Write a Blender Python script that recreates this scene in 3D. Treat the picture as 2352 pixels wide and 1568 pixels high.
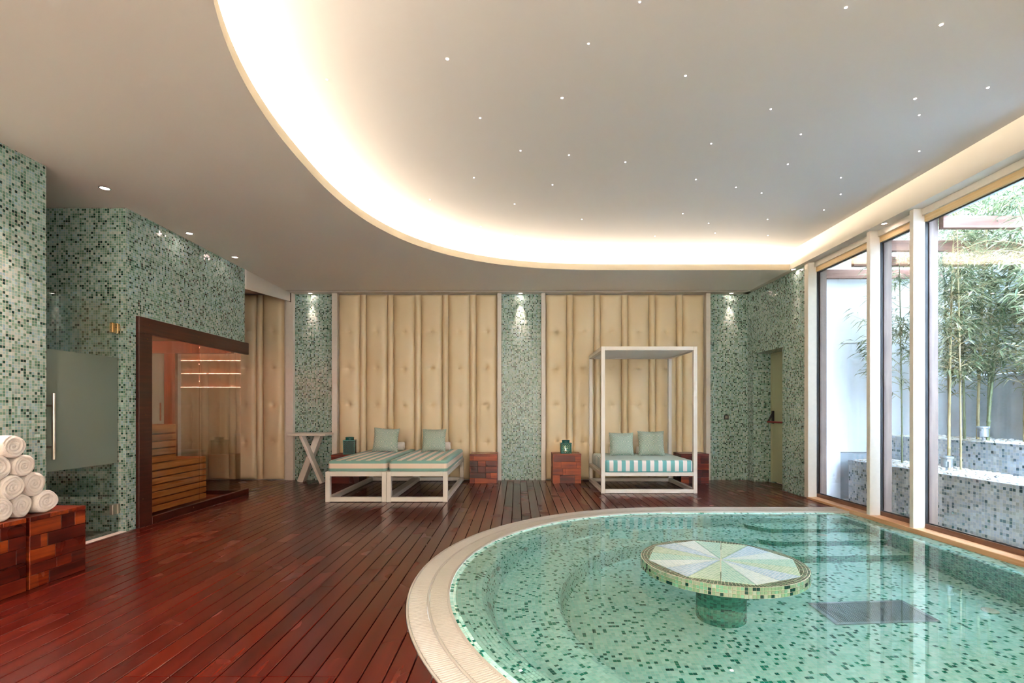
import bpy, bmesh, math, random
from mathutils import Vector, Matrix
S = bpy.context.scene
for o in list(bpy.data.objects):
    bpy.data.objects.remove(o)
C = S.collection
PI = math.pi

# ------------------------------------------------------------------ camera, world, exposure
cam_d = bpy.data.cameras.new('camera')
cam_d.sensor_width = 36.0
cam_d.lens = 36.0 * 1150 / 2352
cam_d.shift_x = (1176 - 1188) / 2352
cam_d.shift_y = (942 - 784) / 2352
cam_d.clip_start = 0.05
cam = bpy.data.objects.new('camera', cam_d)
cam.location = (0, 0, 1.25)
cam.rotation_euler = (PI / 2, 0, 0)
C.objects.link(cam)
S.camera = cam

W = bpy.data.worlds.new('overcast_sky')
S.world = W
W.use_nodes = True
_bg = W.node_tree.nodes['Background']
_bg.inputs['Color'].default_value = (0.62, 0.77, 1.0, 1)
_bg.inputs['Strength'].default_value = 12.0

S.view_settings.view_transform = 'Standard'
S.view_settings.look = 'None'
S.view_settings.exposure = 2.55
S.view_settings.gamma = 1.0
S.view_settings.use_curve_mapping = False
S.cycles.use_denoising = True
S.cycles.max_bounces = 6
S.cycles.diffuse_bounces = 3
S.cycles.glossy_bounces = 4
S.cycles.transmission_bounces = 6
S.cycles.transparent_max_bounces = 12
S.cycles.sample_clamp_indirect = 4.0
S.cycles.blur_glossy = 0.5
S.cycles.use_adaptive_sampling = True
S.cycles.adaptive_threshold = 0.12
S.cycles.adaptive_min_samples = 16
S.cycles.caustics_reflective = False
S.cycles.use_light_tree = True

COVE_L = 37.0          # radiance of the cove light strip
SPOT_W = 18.0          # watts of a ceiling downlight

# ------------------------------------------------------------------ node helpers
def srgb(r, g, b):
    def f(c):
        c /= 255.0
        return c / 12.92 if c <= 0.04045 else ((c + 0.055) / 1.055) ** 2.4
    return (f(r), f(g), f(b), 1.0)

class NT:
    def __init__(self, name):
        self.m = bpy.data.materials.new(name)
        self.m.use_nodes = True
        self.t = self.m.node_tree
        self.t.nodes.clear()
        self.out = self.t.nodes.new('ShaderNodeOutputMaterial')
    def n(self, typ, ins=None, **props):
        nd = self.t.nodes.new(typ)
        for k, v in props.items():
            setattr(nd, k, v)
        if ins:
            for k, v in ins.items():
                s = nd.inputs[k]
                if isinstance(v, bpy.types.NodeSocket):
                    self.t.links.new(v, s)
                else:
                    s.default_value = v
        return nd
    def math(self, op, a, b=0.0, c=0.0, clamp=False):
        nd = self.n('ShaderNodeMath', {0: a, 1: b, 2: c}, operation=op)
        nd.use_clamp = clamp
        return nd.outputs[0]
    def vmath(self, op, a, b=None, scale=None):
        ins = {0: a}
        if b is not None: ins[1] = b
        nd = self.n('ShaderNodeVectorMath', ins, operation=op)
        if scale is not None: nd.inputs['Scale'].default_value = scale
        return nd.outputs[0]
    def mix(self, f, a, b, blend='MIX'):
        nd = self.n('ShaderNodeMix', None, data_type='RGBA', blend_type=blend)
        for s, v in ((nd.inputs[0], f), (nd.inputs[6], a), (nd.inputs[7], b)):
            if isinstance(v, bpy.types.NodeSocket): self.t.links.new(v, s)
            else: s.default_value = v
        return nd.outputs[2]
    def ramp(self, fac, stops, interp='LINEAR'):
        nd = self.n('ShaderNodeValToRGB', {0: fac})
        cr = nd.color_ramp
        cr.interpolation = interp
        while len(cr.elements) < len(stops): cr.elements.new(0.5)
        while len(cr.elements) > len(stops): cr.elements.remove(cr.elements[-1])
        for e, (p, c) in zip(cr.elements, stops):
            e.position = p; e.color = c
        return nd.outputs[0]
    def noise(self, vec, scale, detail=3, rough=0.55, dist=0.0):
        nd = self.n('ShaderNodeTexNoise', {'Vector': vec, 'Scale': scale, 'Detail': detail, 'Roughness': rough, 'Distortion': dist})
        return nd.outputs['Fac']
    def mapping(self, vec, scale=(1, 1, 1), loc=(0, 0, 0), rot=(0, 0, 0)):
        return self.n('ShaderNodeMapping', {'Vector': vec, 'Scale': scale, 'Location': loc, 'Rotation': rot}).outputs[0]
    def bump(self, h, strength=0.3, dist=0.01, normal=None):
        ins = {'Height': h, 'Strength': strength, 'Distance': dist}
        if normal is not None: ins['Normal'] = normal
        return self.n('ShaderNodeBump', ins).outputs[0]
    def bsdf(self, **ins):
        nd = self.n('ShaderNodeBsdfPrincipled', ins)
        self.t.links.new(nd.outputs[0], self.out.inputs[0])
        return nd
    def tc(self, which):
        return self.n('ShaderNodeTexCoord').outputs[which]
    def pos(self):
        return self.n('ShaderNodeNewGeometry').outputs['Position']

def plain(name, col, rough=0.5, metal=0.0, spec=0.5, var=0.0, scale=20, bump=0.0, sheen=0.0, coat=0.0):
    N = NT(name)
    ins = {'Base Color': col, 'Roughness': rough, 'Metallic': metal, 'Specular IOR Level': spec}
    if var or bump:
        nz = N.noise(N.tc('Object'), scale, 4)
        if var:
            lo = tuple(c * (1 - var) for c in col[:3]) + (1,)
            hi = tuple(min(1, c * (1 + var)) for c in col[:3]) + (1,)
            ins['Base Color'] = N.ramp(nz, [(0.3, lo), (0.7, hi)])
        if bump:
            ins['Normal'] = N.bump(nz, bump, 0.004)
    if sheen: ins['Sheen Weight'] = sheen
    if coat: ins['Coat Weight'] = coat
    N.bsdf(**ins)
    return N.m

def emis(name, col, strength, sample=True):
    N = NT(name)
    if not sample: N.m.cycles.emission_sampling = 'NONE'
    e = N.n('ShaderNodeEmission', {'Color': col, 'Strength': strength})
    N.t.links.new(e.outputs[0], N.out.inputs[0])
    return N.m

def mosaic(name, stops, grout, pitch=0.0235, rough=0.14, tilt=0.05, gw=0.43, jit=0.22, groutrough=0.7):
    """square glass tiles laid on the surface's own metre UVs"""
    N = NT(name)
    v = N.vmath('SCALE', N.tc('UV'), scale=1.0 / pitch)
    cell = N.vmath('FLOOR', v)
    fr = N.vmath('FRACTION', v)
    cellc = N.vmath('ADD', cell, (0.5, 0.5, 0.5))
    wn = N.n('ShaderNodeTexWhiteNoise', {'Vector': cellc}, noise_dimensions='2D')
    wn2 = N.n('ShaderNodeTexWhiteNoise', {'Vector': N.vmath('ADD', cellc, (71.3, 17.9, 0))}, noise_dimensions='2D')
    col = N.ramp(wn.outputs[0], stops, 'CONSTANT')
    br = N.math('MULTIPLY_ADD', wn2.outputs[0], jit, 1 - jit * 0.6)
    col = N.mix(1.0, col, N.n('ShaderNodeCombineColor', {0: br, 1: br, 2: br}).outputs[0], 'MULTIPLY')
    sep = N.n('ShaderNodeSeparateXYZ', {0: fr})
    ax = N.math('ABSOLUTE', N.math('SUBTRACT', sep.outputs[0], 0.5))
    ay = N.math('ABSOLUTE', N.math('SUBTRACT', sep.outputs[1], 0.5))
    mx = N.math('MAXIMUM', ax, ay)
    mr = N.n('ShaderNodeMapRange', {0: mx, 1: gw, 2: gw + 0.035, 3: 0.0, 4: 1.0})
    mask = mr.outputs[0]
    c = N.mix(mask, col, grout)
    ro = N.math('MULTIPLY_ADD', mask, groutrough - rough, rough)
    geo = N.n('ShaderNodeNewGeometry')
    off = N.vmath('SCALE', N.vmath('SUBTRACT', wn2.outputs[1], (0.5, 0.5, 0.5)), scale=tilt * 2)
    nrm = N.vmath('NORMALIZE', N.vmath('ADD', geo.outputs['Normal'], off))
    bp = nrm
    N.bsdf(**{'Base Color': c, 'Roughness': ro, 'Normal': bp, 'Specular IOR Level': 0.5})
    return N.m

def wood(name, dark, mid, light, axis='Y', rough=0.35, coat=0.0, gscale=1.0, objvar=0.5, bump=0.0, mottling=0.35, spec=0.5, coatrough=0.1, dist=0.35, detail=4):
    N = NT(name)
    sc = {'X': (1.3, 26, 26), 'Y': (26, 1.3, 26), 'Z': (26, 26, 1.3)}[axis]
    sc = tuple(s * gscale for s in sc)
    info = N.n('ShaderNodeObjectInfo')
    rnd = info.outputs['Random']
    sh = N.vmath('SCALE', N.n('ShaderNodeCombineXYZ', {0: rnd, 1: rnd, 2: rnd}).outputs[0], scale=37.0)
    p = N.vmath('ADD', N.pos(), sh)
    g = N.noise(N.mapping(p, sc), 1.6, detail, 0.55, dist)
    m = N.noise(p, 2.6 * gscale, min(3, detail), 0.6, dist)
    f = N.math('MULTIPLY_ADD', N.math('SUBTRACT', m, 0.5), mottling * 2, g)
    f = N.math('MULTIPLY_ADD', N.math('SUBTRACT', rnd, 0.5), objvar, f, clamp=True)
    col = N.ramp(f, [(0.18, dark), (0.52, mid), (0.85, light)])
    ro = N.math('MULTIPLY_ADD', m, 0.22, rough - 0.11)
    ins = {'Base Color': col, 'Roughness': ro, 'Specular IOR Level': spec}
    if bump: ins['Normal'] = N.bump(g, bump, 0.002)
    if coat:
        ins['Coat Weight'] = coat; ins['Coat Roughness'] = coatrough
    N.bsdf(**ins)
    return N.m

def glassy(name, tint=(0.93, 0.96, 0.95, 1), ior=1.5, rough=0.0):
    """clear pane: lets light straight through, mirrors by Fresnel"""
    N = NT(name)
    tr = N.n('ShaderNodeBsdfTransparent', {'Color': tint})
    gl = N.n('ShaderNodeBsdfGlossy', {'Color': (1, 1, 1, 1), 'Roughness': rough})
    geo = N.n('ShaderNodeNewGeometry')
    i2 = N.math('MULTIPLY_ADD', geo.outputs['Backfacing'], 1.0 / ior - ior, ior)   # same mirror strength from both sides of the pane
    fr = N.n('ShaderNodeFresnel', {'IOR': i2})
    mx = N.n('ShaderNodeMixShader', {0: fr.outputs[0], 1: tr.outputs[0], 2: gl.outputs[0]})
    N.t.links.new(mx.outputs[0], N.out.inputs[0])
    return N.m

# ------------------------------------------------------------------ materials
WT = [(0.0, srgb(158, 190, 184)), (0.22, srgb(132, 170, 158)), (0.42, srgb(176, 196, 186)), (0.55, srgb(112, 152, 132)),
      (0.68, srgb(146, 182, 190)), (0.78, srgb(94, 138, 116)), (0.87, srgb(38, 84, 70)), (0.95, srgb(22, 58, 52))]
M = {}
M['wall_tile'] = mosaic('wall_mosaic', WT, srgb(196, 198, 182), pitch=0.0238, rough=0.16, tilt=0.07)
PT = [(0.0, srgb(186, 234, 220)), (0.30, srgb(172, 228, 214)), (0.58, srgb(200, 240, 228)), (0.74, srgb(160, 220, 206)),
      (0.87, srgb(20, 138, 112)), (0.955, srgb(10, 108, 94))]
M['pool_tile'] = mosaic('pool_mosaic', PT, srgb(206, 222, 206), pitch=0.0262, rough=0.25, tilt=0.02, gw=0.45, jit=0.12)
CT = [(0.0, srgb(60, 150, 128)), (0.3, srgb(44, 128, 110)), (0.55, srgb(84, 160, 138)), (0.75, srgb(30, 104, 90)), (0.9, srgb(16, 70, 64))]
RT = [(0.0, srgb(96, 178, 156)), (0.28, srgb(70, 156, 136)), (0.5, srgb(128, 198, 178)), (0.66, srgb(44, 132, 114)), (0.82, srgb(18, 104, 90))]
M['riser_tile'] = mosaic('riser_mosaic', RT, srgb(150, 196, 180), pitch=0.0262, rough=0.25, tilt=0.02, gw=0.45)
M['column_tile'] = mosaic('column_mosaic', CT, srgb(70, 150, 130), pitch=0.0262, rough=0.25, tilt=0.02, gw=0.46)
OT = [(0.0, srgb(208, 222, 238)), (0.25, srgb(192, 208, 228)), (0.5, srgb(218, 228, 238)), (0.66, srgb(166, 186, 208)),
      (0.78, srgb(184, 196, 204)), (0.88, srgb(92, 122, 142)), (0.96, srgb(70, 106, 116))]
M['planter_tile'] = mosaic('planter_mosaic', OT, srgb(214, 220, 224), pitch=0.031, rough=0.2, tilt=0.03)
ST = [(0.0, srgb(120, 150, 146)), (0.25, srgb(96, 132, 124)), (0.5, srgb(140, 164, 158)), (0.66, srgb(74, 110, 100)), (0.8, srgb(28, 56, 54)), (0.92, srgb(14, 34, 36))]
M['shower_tile'] = mosaic('shower_mosaic', ST, srgb(158, 160, 148), pitch=0.0238, rough=0.16, tilt=0.07)
for nm, c in (('t_mint', srgb(186, 234, 220)), ('t_mint2', srgb(172, 228, 214)), ('t_pale', srgb(200, 240, 228)), ('t_dark', srgb(20, 138, 112)), ('t_dark2', srgb(10, 108, 94))):
    M[nm] = plain('pool_' + nm, c, 0.2)
for nm, c in (('r_sage', srgb(128, 164, 132)), ('r_grey', srgb(150, 168, 146)), ('r_mint', srgb(120, 176, 146)), ('r_dark', srgb(14, 62, 54)), ('r_pale', srgb(160, 182, 164))):
    M[nm] = plain('rim_' + nm, c, 0.15)
M['grout'] = plain('pale_grout', srgb(205, 200, 178), 0.8, var=0.08)
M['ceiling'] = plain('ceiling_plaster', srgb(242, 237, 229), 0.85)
M['white'] = plain('cream_white_lacquer', srgb(226, 218, 206), 0.32)
M['frame_white'] = plain('white_lacquered_timber', srgb(226, 218, 206), 0.35, var=0.03)
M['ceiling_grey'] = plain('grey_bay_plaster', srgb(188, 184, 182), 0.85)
M['beam_white'] = plain('white_painted_beam', srgb(218, 210, 198), 0.6)
M['lip_cream'] = plain('cream_cove_lip', srgb(202, 188, 162), 0.7)
M['deck'] = wood('deck_hardwood', srgb(58, 13, 8), srgb(78, 18, 11), srgb(102, 32, 16), 'Y', rough=0.25, objvar=0.2, bump=0.0, mottling=0.14, spec=0.38, dist=0.0, gscale=0.5, detail=2)
M['deck_base'] = plain('dark_underfloor', srgb(26, 14, 10), 0.9)
M['cube_wood'] = wood('reclaimed_teak', srgb(56, 12, 6), srgb(104, 27, 12), srgb(168, 72, 26), 'X', rough=0.3, objvar=0.55, gscale=0.6, mottling=0.45)
M['cube_woody'] = wood('reclaimed_teak_cross', srgb(56, 12, 6), srgb(104, 27, 12), srgb(168, 72, 26), 'Y', rough=0.3, objvar=0.55, gscale=0.6, mottling=0.45)
M['cube_core'] = plain('cube_core', srgb(52, 18, 10), 0.6)
M['sauna_frame'] = wood('dark_wenge', srgb(34, 12, 8), srgb(58, 22, 14), srgb(84, 36, 22), 'Y', rough=0.35, objvar=0.2, mottling=0.15)
M['bench'] = wood('sauna_pine', srgb(172, 104, 48), srgb(206, 136, 70), srgb(228, 166, 98), 'Y', rough=0.5, objvar=0.35, gscale=0.8, mottling=0.2)
M['sauna_wall'] = wood('sauna_timber', srgb(96, 44, 22), srgb(142, 74, 38), srgb(170, 98, 54), 'X', rough=0.55, objvar=0.3)
M['sauna_post'] = wood('sauna_red_post', srgb(110, 44, 20), srgb(150, 66, 32), srgb(178, 90, 46), 'Z', rough=0.45, objvar=0.1)
M['timber_out'] = wood('weathered_timber', srgb(84, 66, 58), srgb(106, 86, 77), srgb(128, 108, 98), 'Z', rough=0.6, objvar=0.2)
M['timber_beam'] = wood('pergola_timber', srgb(96, 60, 50), srgb(126, 86, 74), srgb(150, 112, 98), 'X', rough=0.6, objvar=0.2)
M['timber_red'] = wood('red_brown_timber', srgb(98, 38, 16), srgb(132, 58, 26), srgb(156, 80, 40), 'Z', rough=0.55, objvar=0.2)
M['timber_light'] = wood('light_pine', srgb(206, 166, 112), srgb(226, 192, 140), srgb(236, 208, 164), 'Y', rough=0.45, objvar=0.1, mottling=0.15)
M['sill_wood'] = wood('pale_sill_wood', srgb(196, 140, 96), srgb(216, 166, 122), srgb(226, 184, 148), 'Y', rough=0.4, objvar=0.1, mottling=0.15)
M['sill_brown'] = wood('brown_sill_frame', srgb(92, 62, 48), srgb(120, 84, 66), srgb(146, 106, 84), 'Y', rough=0.5, objvar=0.1)
M['steel'] = plain('brushed_steel', srgb(190, 180, 168), 0.28, metal=1.0)
M['chrome'] = plain('polished_chrome', srgb(210, 210, 206), 0.1, metal=1.0)
M['brass'] = plain('brass_hinge', srgb(196, 160, 110), 0.25, metal=1.0)
M['black'] = plain('black_plastic', srgb(16, 12, 14), 0.4)
M['red'] = plain('red_bar', srgb(178, 20, 34), 0.35)
M['door_cream'] = plain('green_cream_door', srgb(188, 192, 154), 0.45)
M['gasket'] = plain('dark_gasket', srgb(46, 48, 50), 0.6)
M['glass'] = glassy('clear_glass')
M['glass_win'] = glassy('window_glass', (0.97, 0.985, 0.98, 1))
M['glass_sauna'] = glassy('smoked_sauna_glass', (0.90, 0.85, 0.80, 1), ior=1.7)
M['grate'] = plain('white_grate_plastic', srgb(182, 173, 160), 0.6)
M['channel'] = plain('overflow_channel', srgb(150, 140, 118), 0.7)
M['lantern'] = plain('teal_glazed_ceramic', srgb(14, 96, 92), 0.14, var=0.25, scale=30)
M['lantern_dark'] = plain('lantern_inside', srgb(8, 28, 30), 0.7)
M['candle'] = emis('candle_flame', (1.0, 0.62, 0.34, 1), 60.0, False)
M['led'] = emis('cove_led', (1.0, 0.85, 0.66, 1), COVE_L)
M['led_pink'] = emis('sauna_led', (1.0, 0.50, 0.38, 1), 12.0)
M['down'] = emis('downlight_lamp', (1.0, 0.72, 0.66, 1), 14.0, False)
M['star'] = emis('star_fibre', (0.82, 0.88, 1.0, 1), 7.0, False)
M['towel'] = plain('white_terry', srgb(244, 236, 226), 0.95, bump=0.9, scale=160, sheen=0.3)
M['leather'] = None
M['concrete'] = plain('grey_concrete', srgb(188, 196, 202), 0.85, var=0.18, scale=2.2)
M['ext_white'] = plain('white_render', srgb(238, 243, 250), 0.85, var=0.02, scale=1.5)
M['ext_blue'] = plain('pale_blue_render', srgb(208, 220, 230), 0.85, var=0.10, scale=1.2)
M['pebble'] = plain('white_pebble', srgb(232, 232, 228), 0.6, var=0.08, scale=14)
M['pebble_tan'] = plain('tan_pebble', srgb(196, 184, 166), 0.6, var=0.12, scale=14)
M['lampgrey'] = plain('grey_lamp_metal', srgb(150, 154, 158), 0.45, metal=0.3)
M['plaster'] = plain('plain_plaster', srgb(240, 234, 222), 0.85)
M['gutter'] = plain('dark_slot', srgb(120, 108, 92), 0.8)
M['stainless'] = plain('pool_stainless', srgb(196, 202, 206), 0.22, metal=1.0)
M['grille_dark'] = plain('grille_sump', srgb(150, 154, 148), 0.6)
M['abs'] = plain('white_abs', srgb(206, 214, 196), 0.4)
M['jet'] = plain('jet_grey', srgb(150, 176, 160), 0.3)

def _leather():
    N = NT('cream_padded_leather')
    n2 = N.noise(N.pos(), 1.2, 2)
    col = N.ramp(n2, [(0.3, srgb(230, 208, 166)), (0.7, srgb(238, 218, 180))])
    N.bsdf(**{'Base Color': col, 'Roughness': 0.42})
    return N.m
M['leather'] = _leather()

def _stripes(name, axis, period, ca, cb, off=0.0, duty=0.5):
    N = NT(name)
    sep = N.n('ShaderNodeSeparateXYZ', {0: N.tc('Object')})
    s = sep.outputs['XYZ'.index(axis)]
    f = N.math('FRACT', N.math('DIVIDE', N.math('ADD', s, off), period))
    m = N.math('GREATER_THAN', f, duty)
    nz = N.noise(N.mapping(N.tc('Object'), (9, 9, 9)), 1.0, 3)
    N.bsdf(**{'Base Color': N.mix(m, ca, cb), 'Roughness': 0.8, 'Normal': N.bump(nz, 0.25, 0.006), 'Sheen Weight': 0.2})
    return N.m
TEAL = srgb(128, 172, 158); CREAM = srgb(238, 216, 196)
M['bed_top'] = _stripes('bed_stripes_top', 'X', 0.134, TEAL, CREAM, 0.36)
M['bed_side'] = _stripes('bed_stripes_side', 'Z', 0.134, TEAL, CREAM, 0.022)
TEAL2 = srgb(112, 176, 174); WHT = srgb(240, 230, 224)
M['day_front'] = _stripes('day_stripes_front', 'X', 0.123, TEAL2, WHT, 0.0)
M['day_side'] = _stripes('day_stripes_side', 'Y', 0.123, TEAL2, WHT, 0.0)
M['day_top'] = _stripes('day_stripes_top', 'Y', 0.123, srgb(160, 196, 188), srgb(204, 212, 200), 0.0)
M['day_piping'] = plain('teal_piping', srgb(92, 160, 160), 0.8)

def _diamond():
    N = NT('cushion_diamonds')
    uv = N.tc('UV')
    s = N.vmath('SCALE', uv, scale=2.35)
    s = N.vmath('ADD', s, (0.18, 0.1, 0))
    sep = N.n('ShaderNodeSeparateXYZ', {0: N.n('ShaderNodeVectorMath', {0: s}, operation='FRACTION').outputs[0]})
    a = N.math('ABSOLUTE', N.math('SUBTRACT', sep.outputs[0], 0.5))
    b = N.math('ABSOLUTE', N.math('SUBTRACT', sep.outputs[1], 0.5))
    r = N.math('ADD', a, b)
    r2 = N.math('SUBTRACT', 1.0, r)
    k = N.math('MINIMUM', r, r2)
    m = N.math('GREATER_THAN', N.math('FRACT', N.math('MULTIPLY_ADD', k, 9.0, 0.25)), 0.52)
    nz = N.noise(N.mapping(uv, (150, 150, 1)), 1.0, 2)
    N.bsdf(**{'Base Color': N.mix(m, srgb(92, 144, 132), srgb(222, 222, 208)), 'Roughness': 0.85, 'Normal': N.bump(nz, 0.3, 0.001)})
    return N.m
M['cushion'] = _diamond()

def _water():
    N = NT('pool_water')
    nz = N.noise(N.mapping(N.pos(), (1, 1, 1)), 2.0, 2)
    N.bsdf(**{'Base Color': (0.82, 1.0, 0.985, 1), 'Roughness': 0.0, 'IOR': 1.333, 'Transmission Weight': 1.0,
              'Normal': N.bump(nz, 0.015, 0.05)})
    return N.m
M['water'] = _water()

def _frost():
    N = NT('frosted_film')
    tr = N.n('ShaderNodeBsdfTransparent', {'Color': (0.8, 0.85, 0.82, 1)})
    df = N.n('ShaderNodeBsdfPrincipled', {'Base Color': srgb(150, 164, 150), 'Roughness': 0.5})
    tl = N.n('ShaderNodeBsdfTranslucent', {'Color': srgb(170, 190, 176)})
    a = N.n('ShaderNodeMixShader', {0: 0.35, 1: df.outputs[0], 2: tl.outputs[0]})
    b = N.n('ShaderNodeMixShader', {0: 0.94, 1: tr.outputs[0], 2: a.outputs[0]})
    N.t.links.new(b.outputs[0], N.out.inputs[0])
    return N.m
M['frost'] = _frost()

def _leaf():
    N = NT('bamboo_leaf')
    info = N.n('ShaderNodeNewGeometry')
    r = info.outputs['Random Per Island']
    col = N.ramp(r, [(0.0, srgb(66, 88, 58)), (0.4, srgb(110, 128, 92)), (0.75, srgb(156, 166, 128)), (1.0, srgb(206, 204, 180))])
    d = N.n('ShaderNodeBsdfPrincipled', {'Base Color': col, 'Roughness': 0.45})
    t = N.n('ShaderNodeBsdfTranslucent', {'Color': col})
    m = N.n('ShaderNodeMixShader', {0: 0.35, 1: d.outputs[0], 2: t.outputs[0]})
    N.t.links.new(m.outputs[0], N.out.inputs[0])
    return N.m
M['leaf'] = _leaf()
M['culm'] = plain('bamboo_culm', srgb(126, 134, 96), 0.45, var=0.2, scale=6)
M['culm_dry'] = plain('bamboo_culm_dry', srgb(176, 160, 118), 0.5, var=0.2, scale=6)

# ------------------------------------------------------------------ mesh helpers
class MB:
    def __init__(self):
        self.v = []; self.f = []; self.mi = []; self.uv = {}
    def add(self, pts, faces, mi=0):
        b = len(self.v)
        self.v += [tuple(p) for p in pts]
        for f in faces:
            self.f.append(tuple(b + i for i in f)); self.mi.append(mi)
        return self
    def poly(self, pts, mi=0, uv=None):
        self.add(pts, [tuple(range(len(pts)))], mi)
        if uv: self.uv[len(self.f) - 1] = uv
        return self
    def box(self, x0, x1, y0, y1, z0, z1, mi=0):
        return self.add([(x0, y0, z0), (x1, y0, z0), (x1, y1, z0), (x0, y1, z0), (x0, y0, z1), (x1, y0, z1), (x1, y1, z1), (x0, y1, z1)],
                        [(0, 3, 2, 1), (4, 5, 6, 7), (0, 1, 5, 4), (1, 2, 6, 5), (2, 3, 7, 6), (3, 0, 4, 7)], mi)
    def obox(self, c, ax, ay, az, mi=0):
        """box from centre and three half-axis vectors"""
        c, ax, ay, az = Vector(c), Vector(ax), Vector(ay), Vector(az)
        P = [c + sx * ax + sy * ay + sz * az for sz in (-1, 1) for sx, sy in ((-1, -1), (1, -1), (1, 1), (-1, 1))]
        return self.add(P, [(0, 3, 2, 1), (4, 5, 6, 7), (0, 1, 5, 4), (1, 2, 6, 5), (2, 3, 7, 6), (3, 0, 4, 7)], mi)
    def bar(self, a, b, w, h, up=(0, 0, 1), mi=0):
        a, b = Vector(a), Vector(b)
        d = b - a; L = d.length; d.normalize()
        s = d.cross(Vector(up))
        if s.length < 1e-4: s = d.cross(Vector((1, 0, 0)))
        s.normalize(); u = s.cross(d)
        return self.obox((a + b) / 2, s * w / 2, d * L / 2, u * h / 2, mi)
    def tube(self, path, rad, seg=8, mi=0, caps=True):
        path = [Vector(p) for p in path]
        n = len(path)
        rads = rad if isinstance(rad, (list, tuple)) else [rad] * n
        b = len(self.v)
        prev = None
        for i, p in enumerate(path):
            d = (path[min(i + 1, n - 1)] - path[max(i - 1, 0)]).normalized()
            if prev is None:
                s = d.cross(Vector((0, 0, 1)))
                if s.length < 1e-3: s = d.cross(Vector((1, 0, 0)))
            else:
                s = prev - d * prev.dot(d)
            s.normalize(); prev = s
            u = d.cross(s)
            for k in range(seg):
                a = 2 * PI * k / seg
                self.v.append(tuple(p + (s * math.cos(a) + u * math.sin(a)) * rads[i]))
        for i in range(n - 1):
            for k in range(seg):
                k2 = (k + 1) % seg
                self.f.append((b + i * seg + k, b + i * seg + k2, b + (i + 1) * seg + k2, b + (i + 1) * seg + k)); self.mi.append(mi)
        if caps:
            self.f.append(tuple(b + k for k in range(seg))[::-1]); self.mi.append(mi)
            self.f.append(tuple(b + (n - 1) * seg + k for k in range(seg))); self.mi.append(mi)
        return self
    def lathe(self, prof, seg=24, c=(0, 0, 0), mi=0, cap0=True, cap1=True):
        b = len(self.v); n = len(prof)
        for r, z in prof:
            for k in range(seg):
                a = 2 * PI * k / seg
                self.v.append((c[0] + r * math.cos(a), c[1] + r * math.sin(a), c[2] + z))
        for i in range(n - 1):
            for k in range(seg):
                k2 = (k + 1) % seg
                self.f.append((b + i * seg + k, b + i * seg + k2, b + (i + 1) * seg + k2, b + (i + 1) * seg + k)); self.mi.append(mi)
        if cap0: self.f.append(tuple(b + k for k in range(seg))[::-1]); self.mi.append(mi)
        if cap1: self.f.append(tuple(b + (n - 1) * seg + k for k in range(seg))); self.mi.append(mi)
        return self
    def mesh(self, name, mats, bevel=0.0, smooth=False, angle=40, bseg=1):
        me = bpy.data.meshes.new(name)
        me.from_pydata(self.v, [], self.f)
        if not isinstance(mats, (list, tuple)): mats = [mats]
        for m in mats: me.materials.append(M[m] if isinstance(m, str) else m)
        me.polygons.foreach_set('material_index', self.mi)
        bm = bmesh.new(); bm.from_mesh(me)
        if bevel:
            es = [e for e in bm.edges if len(e.link_faces) == 2 and e.calc_face_angle(0) > 0.6]
            bmesh.ops.bevel(bm, geom=es, offset=bevel, segments=bseg, affect='EDGES', profile=0.5)
        bm.faces.ensure_lookup_table(); bm.normal_update()
        ul = bm.loops.layers.uv.new('UVMap')
        for fi, f in enumerate(bm.faces):
            cu = None if bevel else self.uv.get(fi)
            if cu:
                for l, u in zip(f.loops, cu): l[ul].uv = u
            else:
                n = f.normal; ax, ay, az = abs(n.x), abs(n.y), abs(n.z)
                for l in f.loops:
                    p = l.vert.co
                    if az >= ax and az >= ay: l[ul].uv = (p.x, p.y)
                    elif ax >= ay: l[ul].uv = (p.y, p.z)
                    else: l[ul].uv = (p.x, p.z)
        if smooth:
            for f in bm.faces: f.smooth = True
        bm.to_mesh(me); bm.free()
        if smooth: me.set_sharp_from_angle(angle=math.radians(angle))
        me.update()
        return me
    def build(self, name, mats, parent=None, loc=None, **kw):
        return link(name, self.mesh(name, mats, **kw), parent, loc)

def link(name, me, parent=None, loc=None):
    o = bpy.data.objects.new(name, me)
    C.objects.link(o)
    if parent is not None: o.parent = parent
    if loc is not None: o.location = loc
    return o

def tag(o, label, cat=None, group=None, kind=None):
    o['label'] = label
    if cat: o['category'] = cat
    if group: o['group'] = group
    if kind: o['kind'] = kind
    return o

def thing(name, label, cat, loc=(0, 0, 0), rz=0.0, group=None, kind=None):
    o = bpy.data.objects.new(name, None)
    o.empty_display_size = 0.1
    C.objects.link(o)
    o.location = loc; o.rotation_euler = (0, 0, rz)
    return tag(o, label, cat, group, kind)

def struct(o, label):
    o['label'] = label; o['kind'] = 'structure'
    return o

def sroot(name, label, loc=(0, 0, 0)):
    o = bpy.data.objects.new(name, None); C.objects.link(o); o.location = loc
    return struct(o, label)

def dup(root, loc, rz=None, label=None):
    r = root.copy(); C.objects.link(r); r.location = loc
    if rz is not None: r.rotation_euler = (0, 0, rz)
    if label: r['label'] = label
    for ch in list(root.children):
        c = ch.copy(); C.objects.link(c); c.parent = r
        for g in list(ch.children):
            d = g.copy(); C.objects.link(d); d.parent = c
    return r

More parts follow.
